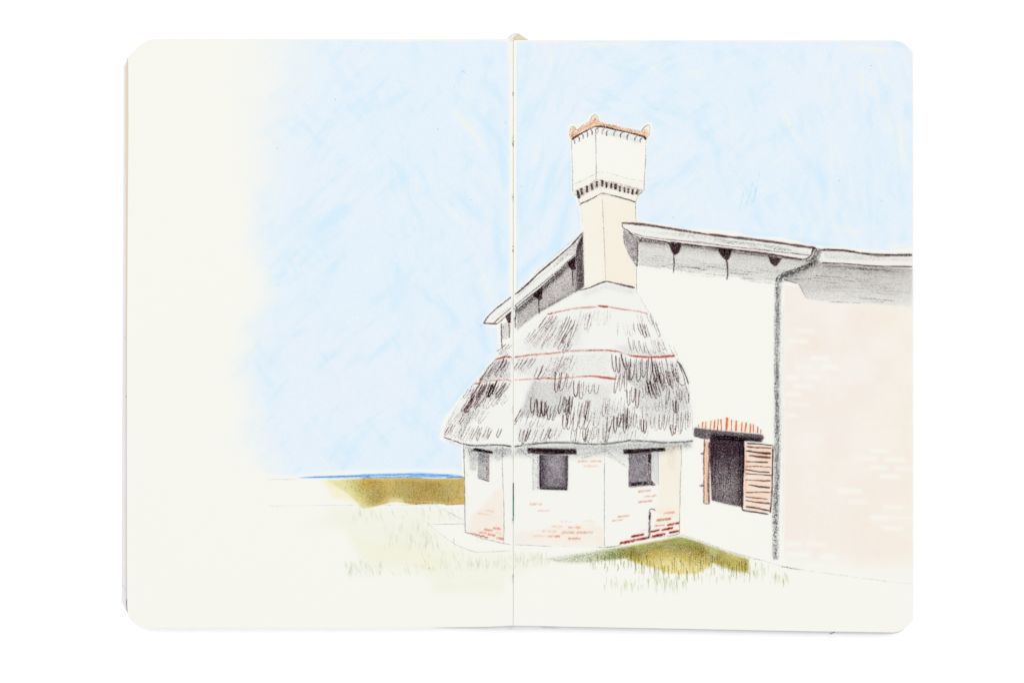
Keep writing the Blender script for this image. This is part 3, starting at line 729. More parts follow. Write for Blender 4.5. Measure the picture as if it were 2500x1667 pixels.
pink.line([(1949.5, 692), (1958, 708), (1967, 724), (1975, 731)], (96, 96, 96), 2.4, .65, .4); pink.line([(1914, 683), (1930, 687), (1946, 692)], (96, 96, 92), 3.2, .6)
R = random.Random(9)
for k in range(40):
    x = R.uniform(1925, 2140); L = R.uniform(30, 90); y = t2(x) + R.uniform(14, 86)
    if y > 738 + (x - 1984) * .06 or x < 1985 and y > 690: continue
    pink.line([(x, y), (x + L, y + L * .07)], (110, 108, 108), R.uniform(1.4, 2.6), R.uniform(.2, .4))
for pts in ([(1925, 682), (1960, 681), (2010, 677)], [(1990, 673), (2030, 676), (2062, 680)], [(2026, 737), (2060, 738), (2100, 740)], [(2100, 728), (2150, 732), (2185, 735)]):
    pink.line(pts, (96, 90, 92), 2.0, .55)
pk = pink.build()

# ---- roofs
rl = Draw('drawn_side_roof', house)
rfl = [(1423, 567), (1389.6, 603), (1351, 635.7), (1313, 668), (1282, 699), (1255.7, 718), (1236.5, 733), (1207.8, 756), (1191.6, 772.5), (1180, 789), (1215.5, 790), (1250, 757), (1261, 749.5), (1313, 708.4), (1404, 624)]
rl.area(rfl, (236, 236, 234), .35, cell=4, feather=2, mat='wash')
rl.area([(1400, 594), (1423, 567), (1424, 600), (1408, 618), (1385, 628), (1350, 655), (1362, 632)], (130, 112, 112), .42, cell=2.5, feather=5)
rl.area([(1262, 716), (1340, 655), (1385, 618), (1384, 630), (1330, 672), (1268, 722)], (172, 160, 160), .35, cell=2.5, feather=5)
rl.area([(1265, 735), (1340, 668), (1385, 634), (1385, 642), (1330, 690), (1275, 735)], (190, 192, 192), .25, cell=3, feather=6)
rl.line([(1423, 567), (1412, 580), (1389.6, 604), (1351, 636.7), (1313, 669), (1282, 699.5), (1256.5, 719)], (66, 46, 62), 3.2, .92, .85)
rl.line([(1330, 654), (1313, 668.5), (1290, 690), (1272, 705)], (96, 82, 130), 3.5, .55)
rl.line([(1248, 725), (1236.5, 734), (1207.8, 756.5), (1191.6, 773), (1181, 788)], (74, 60, 100), 3.2, .85, .9)
rl.line([(1180, 789), (1198, 790), (1215, 790)], (70, 44, 46), 3.4, .95)
rl.line([(1416, 572), (1380, 602), (1345, 632), (1300, 672)], GRAPH, 1.2, .35)
rl.line([(1206, 788), (1226, 770), (1249, 751)], (120, 74, 70), 2.6, .8); rl.line([(1216, 789), (1233, 774), (1249, 761)], (80, 58, 60), 2.2, .85)
rl.line([(1256.5, 747), (1290, 719), (1322.6, 693), (1370.4, 652.9), (1407, 618)], (96, 84, 88), 2.4, .72)
rl.line([(1261.4, 750), (1290, 727), (1313, 709), (1360, 667), (1404, 627)], (66, 50, 54), 2.8, .85)
rl.line([(1196, 781), (1216, 768), (1246, 748)], (178, 180, 190), 1.8, .4); rl.line([(1260, 727), (1283, 706)], GRAPH, 1.3, .45)
rl.line([(1180, 790), (1172, 796)], (150, 130, 190), 4, .3)
rl.build()
rr = Draw('drawn_main_roof', house)
rfr = [(1518.2, 544), (1576.5, 548.7), (1633.9, 558.3), (1691.3, 566.9), (1748.7, 574.5), (1825.2, 583), (1899.8, 592.7), (1945.6, 599.2), (1991.6, 605), (1984, 611.6), (1982, 619.3), (1972.4, 630.8), (1957, 632.7),
       (1899.8, 623.3), (1787, 609), (1691, 598.4), (1633.9, 591.7), (1567, 579.3), (1544, 573.6), (1534.4, 564), (1520, 556.3)]
rr.area(rfr, (232, 232, 228), .35, cell=4, feather=2, mat='wash')
rr.area([(1540, 556), (1633, 566), (1748, 582), (1899, 600), (1975, 612), (1972, 620), (1899, 609), (1787, 597), (1700, 588), (1633, 577), (1560, 568)], (150, 154, 148), .36, cell=2.5, feather=6, mod=lambda X, Y: .5 + .9 * vn(X * .4, Y * 2, 16, 71) * ss(1560, 1660, X))
rr.area([(1650, 570), (1680, 568), (1750, 580), (1860, 594), (1960, 606), (1900, 606), (1790, 596), (1700, 580), (1655, 578)], (130, 134, 130), .38, cell=2.5, feather=7)
R = random.Random(10)
for k in range(26):
    x = R.uniform(1640, 1930); L = R.uniform(20, 55); y = np.interp(x, [1633, 1825, 1991], [562, 587, 608]) + R.uniform(4, 20)
    rr.line([(x, y), (x + L, y + L * .14)], (150, 152, 146), 1.8, .35)
rr.line([(1518.2, 544.5), (1540, 546), (1576.5, 549), (1633.9, 558), (1691.3, 567), (1748.7, 575), (1825.2, 583.5), (1899.8, 592.7), (1945.6, 599.5), (1991, 605.5)], (84, 52, 52), 5.0, .84, .92)
rr.line([(1519, 545), (1519, 551), (1521, 556.5), (1534.4, 564), (1541, 571), (1550, 576), (1567, 580.5), (1600, 587), (1633.9, 592.2)], (66, 44, 46), 2.6, .9)
rr.line([(1541, 569), (1576.5, 577.4), (1633.9, 585), (1710.4, 592.7), (1787, 602.3), (1850, 609), (1899.8, 614.7), (1940, 619), (1980, 624.5)], (132, 90, 88), 2.8, .7)
rr.line([(1633.9, 592), (1691, 598.6), (1787, 609.3), (1850, 617), (1899.8, 624), (1930, 629), (1957, 633.5)], (84, 50, 54), 4.6, .88)
rr.line([(1991, 605), (1984.5, 611), (1982.5, 619), (1977, 627), (1968, 632.5), (1955, 634)], (72, 44, 48), 4.2, .9)
rr.line([(1996, 606), (1990, 612), (1988, 622), (1978, 634), (1965, 638)], (96, 60, 62), 6, .6)
rr.build()
r2 = Draw('drawn_far_roof', house)
rf2 = [(2007, 610), (2060, 611.7), (2098.7, 617.4), (2146.5, 622), (2228.3, 622), (2228.3, 651), (2137, 649), (2060, 643), (2007, 641)]
r2.area(rf2, (232, 232, 230), .4, cell=4, feather=2, mat='wash')
r2.area([(2007, 614), (2060, 615), (2146, 627), (2228, 628), (2228, 638), (2140, 638), (2060, 636), (2015, 634)], (150, 152, 150), .34, cell=2.5, feather=7, mod=lambda X, Y: .7 + .5 * vn(X * .4, Y * 2, 18, 72))
r2.line([(2005, 610), (2060, 611.7), (2080, 614.5), (2098.7, 618), (2146.5, 623), (2180, 623), (2227, 623)], (92, 60, 52), 6.0, .76)
r2.line([(2005, 609), (2060, 611), (2098.7, 617), (2146.5, 621.5), (2227, 621.5)], (72, 46, 46), 3, .7)
r2.line([(2007, 641.5), (2060, 643.5), (2100, 647), (2137, 650), (2180, 650.5), (2227, 651)], (104, 66, 66), 3.2, .86)
r2.line([(2007, 614), (2006, 630), (2007, 641)], GRAPH, 1.6, .45)
r2.build()

# ---- drainpipe
dp = Draw('drawn_drainpipe', house)
def fat(pts, w, col, p, n):
    for k in range(n):
        o = (k / (n - 1) - .5) * w; q = np.array(pts, float)
        d = np.gradient(q, axis=0); L = np.hypot(d[:, 0], d[:, 1])[:, None]; nr = np.stack([-d[:, 1], d[:, 0]], -1) / L
        dp.line(q + nr * (o + RNG.normal(0, .15, (len(q), 1))), col, w / n * 2.0, p * (1 - .55 * abs(o) / (w / 2)) , wob=.35, step=4)
pipe = [(2001, 606), (1998, 616), (1993, 627), (1984, 641), (1966, 652.5), (1938, 664), (1912, 673), (1901.5, 686), (1898.8, 700), (1897.8, 751), (1896.9, 858), (1897, 1000), (1898, 1076), (1896, 1172), (1893.4, 1248), (1892.5, 1300), (1893, 1366)]
dp.area([(1997, 608), (2006, 610), (2004, 640), (1990, 652), (1950, 672), (1914, 688), (1908, 720), (1906, 900), (1907, 1100), (1904, 1250), (1903, 1366), (1885, 1366), (1884, 1240), (1888, 1100), (1889, 900), (1890, 700), (1893, 676), (1930, 660), (1970, 644), (1984, 628)],
        (176, 178, 178), .46, cell=2.5, feather=5)
fat(pipe[:8], 13, (112, 112, 108), .74, 6); fat(pipe[6:], 13, (134, 136, 136), .62, 6)
dp.line([(1902, 672), (1920, 664), (1950, 655), (1975, 643), (1990, 625)], (50, 50, 48), 3, .7); dp.line([(1896, 690), (1896, 680), (1903, 672)], (50, 50, 48), 3, .7)
for a, b in ((690, 760), (980, 1060), (1180, 1300)): dp.line([(1897, a), (1896.5, (a + b) / 2), (1895, b)], (60, 62, 62), 6, .45, .3)
for k in range(14):
    y = 700 + k * 46; dp.line([(1891 + random.uniform(0, 12), y), (1891 + random.uniform(0, 12), y + random.uniform(20, 60))], (60, 62, 64), 2.2, .5)
dp.line([(1884, 1262), (1890, 1256), (1898, 1258)], (60, 60, 60), 3, .6); dp.line([(1909, 745), (1909, 900), (1908, 1100)], (190, 190, 198), 3, .35)
dp.build()

# ---- chimney
ch = Draw('drawn_chimney', house)
head = [(1395.4, 344), (1414, 329), (1452, 310), (1509, 319), (1571, 335), (1576.4, 346), (1575.6, 393), (1572.4, 463.6), (1565, 471.6), (1555.6, 479.6), (1553, 492), (1468, 470), (1416, 499), (1409, 481), (1397.8, 470.8)]
shaft = [(1416, 500), (1468.6, 472), (1552, 494), (1551, 520), (1552.8, 546), (1520, 545), (1521, 592), (1533, 620), (1552, 652), (1553.5, 703), (1480, 686), (1426, 704), (1424.5, 640), (1422.7, 565), (1421.7, 526)]
ch.area(head, (246, 246, 238), .05, cell=6, feather=1.5, mat='wash')
ch.area(shaft, (248, 240, 224), 1.0, cell=3, feather=3, mat='wash', colf=lambda x, y: np.array([247, 243, 232.]) * (1 - (t := np.clip(ss(1470, 1476, x) * .45 + vn(x, y, 34, 81) * .5 + .5 * ss(560, 640, y) * ss(1474, 1490, x), 0, 1))[:, None]) + np.array([247, 239, 223.]) * t[:, None])
ch.area([(1404, 452), (1455, 430), (1464, 424), (1560, 445), (1570, 462), (1553, 490), (1468, 470), (1416, 498), (1405, 470)], (248, 241, 229), .6, cell=3, feather=5, mat='wash')
ch.area([(1473, 318), (1509, 326), (1568, 340), (1560, 350), (1500, 336), (1470, 328)], (204, 206, 204), .22, cell=2.5, feather=5); ch.area([(1473, 316), (1568, 338), (1562, 350), (1500, 335), (1470, 326)], (234, 236, 232), .8, cell=3, feather=6, mat='wash')
for pts, w, p in (([(1395.4, 344), (1396.5, 380), (1397.6, 409), (1397.8, 440), (1398, 471)], 1.6, .62), ([(1398, 471), (1409, 481), (1415, 496)], 1.7, .65), ([(1576.6, 344), (1576, 393), (1573, 440), (1572.4, 464)], 1.6, .62),
                  ([(1572.4, 464), (1565.2, 471.6), (1556.5, 478), (1553.5, 492)], 1.6, .62), ([(1453.8, 318), (1455, 361), (1455.6, 400), (1455.3, 440)], 1.8, .7), ([(1401, 449.3), (1425, 440), (1455.2, 423.8), (1464, 419.8)], 1.4, .55),
                  ([(1464, 419.8), (1490, 424), (1533, 436), (1568, 443)], 1.3, .34), ([(1469.6, 476), (1472.4, 526.5), (1475, 590), (1477.5, 650), (1478.6, 686)], 1.6, .5), ([(1552.5, 494), (1551.5, 515), (1553, 545)], 1.7, .62), ([(1418, 502), (1421, 526), (1421.5, 545)], 1.2, .4), ([(1467, 458), (1469.5, 472)], 1.4, .4)):
    ch.line(pts, GRAPH, w, p)
ch.line([(1415, 708.5), (1440, 702), (1462, 693), (1480, 686.8)], DK, 2.6, .92); ch.line([(1480, 686.8), (1510, 693.5), (1550, 703)], (84, 58, 60), 3.8, .84)
ch.line([(1415, 501.7), (1419, 497), (1440, 488), (1468.5, 472)], (72, 46, 46), 3.2, .88, .72); ch.line([(1468.5, 471.8), (1490, 476), (1520, 484), (1552, 493.5)], (84, 54, 52), 3.6, .68, .98)
cb = ch.build()
cap = Draw('drawn_tile_cap', cb)
capp = [(1396, 341), (1391.5, 330), (1394, 316), (1399.4, 311), (1405, 316), (1406.6, 320), (1423, 309), (1439, 301), (1446, 289), (1453.6, 283), (1458, 293), (1464, 300), (1485.5, 305), (1517, 312), (1549, 319.5), (1563.6, 323), (1572, 317), (1580, 314), (1583, 325), (1581, 336), (1577, 340), (1571.6, 334.5), (1541, 325), (1509, 317), (1477, 310), (1452, 307.5), (1420, 324)]
cap.area(capp, (250, 214, 166), .8, cell=2, feather=2.5, mat='wash', mod=lambda X, Y: .35 + .75 * vn(X, Y, 14, 83)); cap.area(capp, (234, 166, 112), .46, cell=2, feather=3, mod=lambda X, Y: .6 + .8 * vn(X, Y, 9, 82))
for pts, w, p in (([(1393, 336), (1400, 330), (1425, 312), (1450, 300)], 5, .45), ([(1400, 320), (1397, 330), (1398, 338)], 6, .6), ([(1454, 290), (1450, 298), (1456, 304)], 5, .6), ([(1470, 303), (1517, 314), (1565, 326)], 4, .45), ([(1575, 322), (1572, 332)], 6, .5)):
    cap.line(pts, (230, 150, 94), w, p)
cap.line([(1396, 341), (1391, 334), (1391, 326), (1393, 314), (1399, 309.5), (1404, 313), (1406.6, 318), (1415, 314), (1424, 306), (1439, 298), (1445, 286), (1453.6, 280.5), (1459, 287), (1464, 298), (1485, 304), (1517, 311), (1549, 318), (1565, 321), (1571, 314), (1581, 307)], GRAPH, 1.7, .62, .5, step=2)
cap.line([(1566, 322), (1574, 310), (1584, 306), (1586, 318), (1584, 331), (1578, 338)], GRAPH, 1.6, .58, step=2)
cap.line([(1396, 342), (1400, 338), (1414, 329), (1432, 319), (1452, 309)], DK, 4.0, .98, .8); cap.line([(1452, 309), (1477, 311), (1509, 318.5), (1541, 325.5), (1571, 334), (1577, 341)], DK, 4.2, .86, .95); cap.line([(1573, 335), (1577, 342)], DK, 5, .95); cap.line([(1460, 307), (1485, 311), (1500, 314)], DK, 5, .5)
cap.build()
hk = Draw('drawn_cap_hooks', cb)
for x, y, h in ((1401, 340, 12), (1412, 333, 14), (1422, 327, 13), (1432.5, 321, 15), (1443.5, 316, 15), (1456, 313, 12), (1471, 315, 15), (1482, 318, 15), (1500, 320, 13), (1516, 324, 14), (1532, 328, 14), (1551, 333, 13), (1564, 337, 12)):
    sgn = 1 if x < 1450 else -1
    hk.line([(x - 1 * sgn, y), (x + 2.2 * sgn, y + h * .4), (x + (1.5 if sgn > 0 else -2), y + h)] if sgn > 0 else [(x + 4, y), (x - 1, y + h * .35), (x - 1, y + h)], (74, 76, 74), 2.6, .78, .85, step=2)
hk.line([(1456, 312), (1461, 318), (1456, 330)], GRAPH, 2.2, .6)
hk.build()
br = Draw('drawn_bracket_band', cb)
bandp = [(1404, 466), (1432, 456), (1455, 440), (1471, 442), (1520, 452), (1570, 466), (1560, 474), (1552, 477), (1500, 465), (1471, 457), (1447, 466), (1420, 482), (1414, 484)]
br.area(bandp, (140, 108, 102), .42, cell=2, feather=3)
for x, a, b, l in ((1412, 465, 485, 4), (1420, 460, 476, 2), (1433, 454, 470, 0), (1445.6, 448, 464, 1), (1457, 443, 457, 1), (1470.4, 439.7, 456, 1), (1480.7, 444.5, 459, 0), (1492, 447.7, 460.4, 0), (1503, 449, 463, 0), (1513.5, 454, 468, 0), (1524.6, 457, 471, 0), (1534, 459, 472.4, 0), (1544.5, 462, 475.6, -1), (1555.6, 463.6, 475, -4)):
    br.line([(x - l * .5, a), (x + l * .5, b)], DK, 5.6, .93, taper=False, step=2)
br.line([(1402, 468), (1430, 455), (1455, 440), (1471, 441.5), (1520, 451), (1571, 466)], GRAPH, 3, .4); br.line([(1405, 472), (1414, 482)], GRAPH, 3, .5); br.line([(1557, 478), (1570, 467)], GRAPH, 3, .5)
br.build()

# ---- thatched roof
th = Draw('drawn_thatched_roof', house)
thp = [(1415, 709), (1480, 688), (1553.8, 704), (1554.8, 713.4), (1574, 749.7), (1587.3, 765), (1612.2, 814.8), (1631.3, 834), (1650.4, 868.4), (1665.7, 883.7), (1681, 929.6), (1682, 983), (1689.4, 1003.5), (1690, 1035.4), (1692.6, 1075.3),
       (1667, 1078.5), (1619, 1080), (1579.4, 1076.9), (1539.5, 1075.3), (1515.6, 1078.5), (1475.7, 1083.3), (1427.8, 1083.3), (1399.7, 1080.9), (1347, 1080), (1299, 1083.3), (1256, 1089), (1248, 1088.9), (1203.5, 1085.7), (1162, 1087.3), (1131.8, 1083.3), (1107.8, 1076), (1083, 1067),
       (1087, 1040), (1103, 1013), (1128.6, 971.6), (1155.7, 936.5), (1211.5, 874), (1225, 858), (1248, 836), (1280, 805), (1313, 766), (1351, 745)]
th.area(thp, (242, 242, 239), .6, cell=6, feather=1.5, mat='wash')
def gshade(poly, p, f=16, col=(158, 154, 150), seed=90):
    th.area(poly, col, p, cell=3.5, feather=f, mod=lambda X, Y: .7 + .6 * vn(X, Y, 22, seed)); th.area(poly, (220, 219, 216), p * .9, cell=5, feather=f, mat='wash')
gshade([(1300, 926), (1400, 930), (1395, 1015), (1290, 1018), (1265, 1020), (1285, 960)], .42, 12)
gshade([(1160, 935), (1210, 876), (1248, 876), (1248, 925)], .36, 12); gshade([(1110, 1012), (1165, 945), (1200, 945), (1180, 1000), (1120, 1070)], .26)
gshade([(1535, 920), (1680, 940), (1684, 1000), (1560, 1000)], .36, 14); gshade([(1560, 990), (1686, 990), (1690, 1030), (1570, 1045)], .26); gshade([(1258, 870), (1330, 868), (1400, 862), (1408, 920), (1300, 922), (1258, 915)], .2)
gshade([(1500, 845), (1545, 838), (1640, 866), (1580, 872), (1530, 868)], .24, 10); gshade([(1400, 930), (1500, 930), (1500, 1040), (1400, 1040)], .2, 24); gshade([(1440, 990), (1560, 980), (1560, 1075), (1450, 1075)], .16, 20)
gshade([(1420, 712), (1480, 692), (1552, 708), (1545, 722), (1480, 706), (1425, 728)], .2, 9); gshade([(1330, 775), (1430, 770), (1420, 850), (1300, 862), (1270, 850)], .18, 22); gshade([(1400, 862), (1490, 862), (1490, 918), (1400, 914)], .16, 14); gshade([(1494, 880), (1600, 880), (1660, 885), (1670, 935), (1560, 950), (1500, 920)], .30, 12); gshade([(1260, 1030), (1390, 1030), (1380, 1075), (1262, 1080)], .14, 14)
th.line([(1554, 712), (1574, 745), (1584, 764)], GRAPH, 1.5, .35); th.line([(1590, 768), (1605, 800), (1612, 815)], (140, 120, 120), 2.2, .5); th.line([(1648, 872), (1668, 892), (1686, 935)], GRAPH, 1.4, .28)
th.line([(1083, 1066), (1090, 1040), (1103, 1013), (1128.6, 971.6), (1155.7, 936.5)], (150, 150, 170), 1.8, .45); th.line([(1170, 932), (1185, 910), (1211, 875)], (90, 78, 80), 1.8, .7); th.line([(1165, 940), (1190, 900), (1204, 884)], (90, 78, 80), 1.8, .45)
th.line([(1681, 930), (1683, 985), (1689, 1004), (1690, 1036), (1693, 1075)], (160, 150, 150), 1.6, .35); th.line([(1225, 858), (1211, 874)], GRAPH, 1.5, .4)
th.line([(1147, 955), (1155, 938), (1165, 930)], (160, 130, 200), 4, .35)
# eave line and shade just beneath
eave = [(1083, 1067), (1107.8, 1075.3), (1131.8, 1083.3), (1162, 1087.3), (1203.5, 1085.7), (1230, 1087), (1248, 1089)]
eave2 = [(1256, 1089.7), (1299, 1083.3), (1347, 1080), (1399.7, 1080.9), (1427.8, 1083.3), (1475.7, 1083.3), (1515.6, 1078.5), (1539.5, 1075.3), (1579.4, 1076.9), (1619, 1080), (1667, 1078.5), (1692.6, 1076)]
th.line(eave, (84, 88, 86), 2.8, .74); th.line(eave[1:], (110, 112, 110), 5, .45); th.line(eave2, (84, 90, 84), 3.2, .66); th.line(eave2, (120, 124, 118), 6.5, .42); th.line([(1225, 1085), (1249, 1090)], BLK, 2.6, .8); th.line([(1256, 1090), (1275, 1087)], BLK, 2.4, .75)
th.line([(1088, 1072), (1108, 1082), (1130, 1092)], (170, 172, 190), 7, .28)
tho = th.build()
# U-shaped pencil scribbles for the reeds
rd = Draw('drawn_reeds', tho)
R = random.Random(77)
def lean(x, y):
    l = np.interp(x, [1090, 1200, 1300, 1400, 1480, 1560, 1620, 1685], [.62, .55, .38, .2, .04, -.04, -.17, -.3])
    if y < 880: l = np.interp(x, [1250, 1300, 1400, 1450, 1520, 1560, 1610, 1660], [.85, .66, .36, .16, -.12, -.26, -.38, -.45])
    return l
def scrib(xa, xb, ya, yb, h, n, p, ln=None, w=2.3, col=None, h2=None, gap=.12):
    """n loops: down, round the bottom, back up, from (xa,ya) to (xb,yb) measured at their tops"""
    h2 = h if h2 is None else h2
    n = n if n < 4 else int(round(n * .72)); p = p * .97
    pts, cc = [], col or R.choice([(108, 68, 68), (120, 80, 78), (96, 62, 62)])
    pitch = (xb - xa) / max(n, 1)
    for k in range(n):
        t = (k + .0) / max(n, 1); x = xa + (xb - xa) * t + R.uniform(-.12, .12) * pitch; y = ya + (yb - ya) * t + R.uniform(-.10, .10) * h
        hh = (h + (h2 - h) * t) * R.uniform(.82, 1.14); l = (lean(x, y) if ln is None else ln) + R.gauss(0, .05)
        pk_ = p * R.uniform(.85, 1.12); wd = max(pitch, 9) * R.uniform(.5, .64)
        bx_, by_ = x - l * hh, y + hh
        a = [(x, y), (x - l * hh * .5 - .5, y + hh * .5), (bx_ + .3, by_ - 5), (bx_ + wd * .45, by_ + .8), (bx_ + wd * .95, by_ - hh * .14), (x + wd * 1.15 - l * hh * .5, y + hh * .5), (x + wd * 1.3 - l * hh * .05, y + hh * R.uniform(.0, .18))]
        kk = R.random()
        if kk < gap: a = a[:3]
        rd.line(a, cc, w * R.uniform(.85, 1.1), min(pk_, .96), pk_ * R.uniform(.68, .92), wob=.5, step=2.2, var=.16)
        if R.random() < .22: rd.line([a[0], a[2]], cc, w * 1.2, pk_ * .75, wob=.6, step=3)
C = scrib
FA = (142, 110, 106)
C(1335, 1362, 773, 770, 30, 2, .8); C(1345, 1370, 772, 772, 34, 4, .48, col=FA); C(1296, 1330, 806, 806, 34, 4, .58, col=FA); C(1330, 1362, 790, 800, 58, 4, .52, col=FA); C(1386, 1414, 772, 786, 60, 3, .8); C(1350, 1385, 782, 800, 62, 4, .45, col=FA)
C(1420, 1450, 762, 770, 46, 3, .46, col=FA); C(1434, 1494, 758, 756, 34, 9, .36, col=(140, 124, 124)); C(1360, 1392, 832, 840, 26, 3, .6); C(1375, 1400, 830, 836, 26, 3, .4, col=FA)
C(1556, 1590, 765, 766, 34, 3, .52, col=FA); C(1510, 1545, 786, 792, 34, 4, .42, col=FA); C(1545, 1580, 789, 795, 32, 3, .68); C(1562, 1592, 790, 788, 34, 2, .72); C(1586, 1602, 768, 790, 44, 2, .6, ln=-.35)
C(1532, 1590, 823, 838, 34, 5, .66, ln=-.16); C(1588, 1615, 828, 835, 34, 3, .5, ln=-.25, col=FA); C(1606, 1645, 828, 848, 34, 4, .52, ln=-.4); C(1570, 1620, 850, 858, 16, 5, .45, col=FA)
C(1236, 1250, 840, 842, 22, 2, .7, ln=.85); C(1228, 1246, 852, 862, 16, 2, .6, ln=.7)
C(1212, 1246, 878, 880, 40, 5, .68, ln=.5); C(1230, 1242, 876, 882, 30, 2, .95, ln=.35, w=3); C(1196, 1218, 894, 890, 42, 4, .58, ln=.6); C(1268, 1312, 874, 872, 28, 5, .68, ln=.5); C(1312, 1344, 893, 890, 32, 2, .82, ln=.3, gap=0)
C(1348, 1410, 868, 864, 46, 7, .42, ln=.3, col=FA); C(1335, 1362, 900, 900, 22, 3, .5, ln=.4, col=FA); C(1356, 1402, 908, 915, 48, 4, .86, ln=.1, gap=0); C(1364, 1400, 870, 868, 44, 3, .5, ln=.3)
C(1400, 1432, 932, 930, 42, 2, .86, ln=.02, gap=0); C(1420, 1468, 936, 936, 30, 4, .7, ln=.03, h2=24, gap=0); C(1492, 1530, 864, 868, 42, 3, .92, ln=-.08, gap=0, w=2.8); C(1505, 1535, 908, 904, 42, 3, .82, ln=.04, gap=0); C(1522, 1540, 872, 880, 50, 3, .6, ln=.0)
C(1538, 1600, 880, 876, 56, 6, .80, ln=.02, gap=.05); C(1550, 1606, 880, 882, 46, 6, .62, ln=-.04); C(1600, 1652, 874, 878, 56, 5, .68, ln=-.2); C(1590, 1612, 875, 905, 52, 3, .84, ln=-.16, w=2.8); C(1578, 1606, 925, 922, 46, 3, .98, ln=-.22, w=3.2, gap=0)
C(1608, 1640, 912, 905, 40, 3, .8, ln=-.22); C(1625, 1652, 905, 900, 38, 3, .78, ln=-.18); C(1640, 1656, 893, 905, 38, 2, .7, ln=-.2)
rd.line([(1652, 881), (1662, 892), (1672, 912), (1681, 937)], DK, 3.4, .84); rd.line([(1658, 888), (1668, 915), (1674, 940), (1681, 965), (1682, 982)], (90, 66, 68), 2.4, .75); rd.line([(1655, 924), (1660, 937), (1667, 941), (1673, 936)], DK, 2, .7)
C(1531, 1562, 948, 942, 42, 3, .88, ln=-.02, gap=0, w=2.8); C(1562, 1584, 942, 945, 32, 3, .55, ln=-.1); C(1576, 1590, 940, 946, 26, 2, .8, ln=-.15)
C(1143, 1166, 950, 940, 26, 3, .62, ln=.45, col=(120, 84, 110)); C(1172, 1190, 938, 938, 36, 3, .95, ln=.52, w=3.4, gap=0); C(1190, 1222, 934, 932, 32, 6, .86, ln=.4, w=3); C(1200, 1215, 938, 934, 30, 3, .8, ln=.35, w=3.6)
C(1145, 1160, 972, 965, 36, 2, .88, ln=.55, gap=0, w=2.8); C(1160, 1186, 965, 960, 38, 2, .9, ln=.5, gap=0, w=3); C(1180, 1236, 962, 955, 38, 7, .58, ln=.45); C(1215, 1248, 930, 940, 34, 3, .8, ln=.58, gap=.3); C(1226, 1248, 960, 965, 30, 2, .64, ln=.5)
C(1235, 1250, 934, 945, 30, 1, .92, ln=.75); C(1232, 1247, 925, 928, 60, 1, .75, ln=.6, gap=1)
C(1112, 1160, 1008, 1000, 34, 6, .48, ln=.6, col=FA); C(1170, 1200, 1002, 1000, 30, 2, .5, ln=.45, gap=0, col=FA); C(1135, 1165, 1003, 1000, 34, 5, .55, ln=.45, col=(120, 86, 84)); C(1096, 1112, 1040, 1030, 28, 3, .68, ln=.5, col=(130, 84, 84))
C(1108, 1200, 1044, 1040, 30, 12, .50, ln=.42, col=(116, 88, 84)); C(1140, 1205, 1050, 1048, 26, 6, .45, ln=.35, col=FA); C(1170, 1176, 1042, 1046, 34, 1, .75, ln=.25); C(1196, 1205, 1040, 1044, 34, 1, .85, ln=.25); C(1219, 1224, 1042, 1042, 26, 1, .85, ln=.3, gap=0)
C(1296, 1340, 970, 978, 40, 4, .86, ln=.10, gap=0, w=2.8); C(1310, 1345, 975, 990, 40, 3, .9, ln=-.05, w=3); C(1340, 1366, 990, 985, 34, 3, .68, ln=.25); C(1370, 1402, 966, 972, 42, 4, .88, ln=.14, w=2.8); C(1382, 1404, 975, 980, 46, 4, .72, ln=.08, w=3)
C(1272, 1282, 1000, 1004, 36, 1, .86, ln=.4, gap=0); C(1280, 1362, 1006, 1004, 38, 8, .52, ln=.36); C(1272, 1300, 1046, 1044, 32, 3, .78, ln=.22, col=(96, 58, 62)); C(1298, 1376, 1044, 1044, 32, 7, .56, ln=.35); C(1340, 1350, 1040, 1046, 30, 2, .8, ln=.3)
C(1374, 1400, 1012, 1010, 36, 2, .90, ln=.08, gap=0); C(1400, 1470, 1002, 998, 44, 6, .70, ln=.14); C(1414, 1440, 982, 978, 44, 4, .62, ln=.12); C(1436, 1442, 975, 978, 50, 2, .7, ln=.1)
C(1397, 1500, 1046, 1044, 34, 11, .58, ln=.1); C(1424, 1440, 1044, 1046, 34, 2, .75, ln=.05, gap=0); C(1476, 1530, 968, 970, 42, 5, .46, ln=.06); C(1480, 1488, 966, 970, 46, 1, .62, ln=.02, gap=0); C(1484, 1546, 1014, 1010, 38, 5, .72, ln=.05)
C(1500, 1532, 1012, 1010, 40, 3, .9, ln=.03, w=3); C(1526, 1536, 998, 1000, 50, 2, .84, ln=.0); C(1474, 1495, 1034, 1030, 44, 2, .7, ln=.1, gap=0); C(1534, 1600, 990, 988, 32, 5, .42, ln=.0, col=FA); C(1540, 1562, 1010, 1012, 38, 3, .6, ln=.0)
C(1564, 1580, 1024, 1024, 36, 2, .94, ln=-.04, gap=0, w=2.8); C(1588, 1646, 1012, 1008, 38, 7, .62, ln=.04); C(1600, 1640, 966, 968, 42, 4, .55, ln=.0); C(1628, 1640, 950, 955, 30, 2, .78, ln=-.05); C(1643, 1660, 976, 976, 28, 2, .94, ln=-.02, w=3.2, gap=0)
C(1645, 1684, 1004, 1006, 46, 5, .64, ln=.03); C(1636, 1648, 1036, 1038, 26, 2, .85, ln=-.1, gap=0); C(1655, 1686, 950, 960, 34, 4, .45, ln=.08, col=FA); C(1535, 1590, 1050, 1046, 26, 4, .46, ln=.05, col=FA); C(1680, 1688, 1000, 1003, 48, 1, .5, ln=.02, gap=0); C(1505, 1530, 1052, 1050, 24, 2, .4, ln=.05)
C(1642, 1668, 945, 950, 30, 3, .5, ln=-.05); C(1290, 1360, 1000, 1002, 20, 3, .35, col=FA); C(1440, 1475, 1046, 1044, 32, 3, .5)
rd.build()
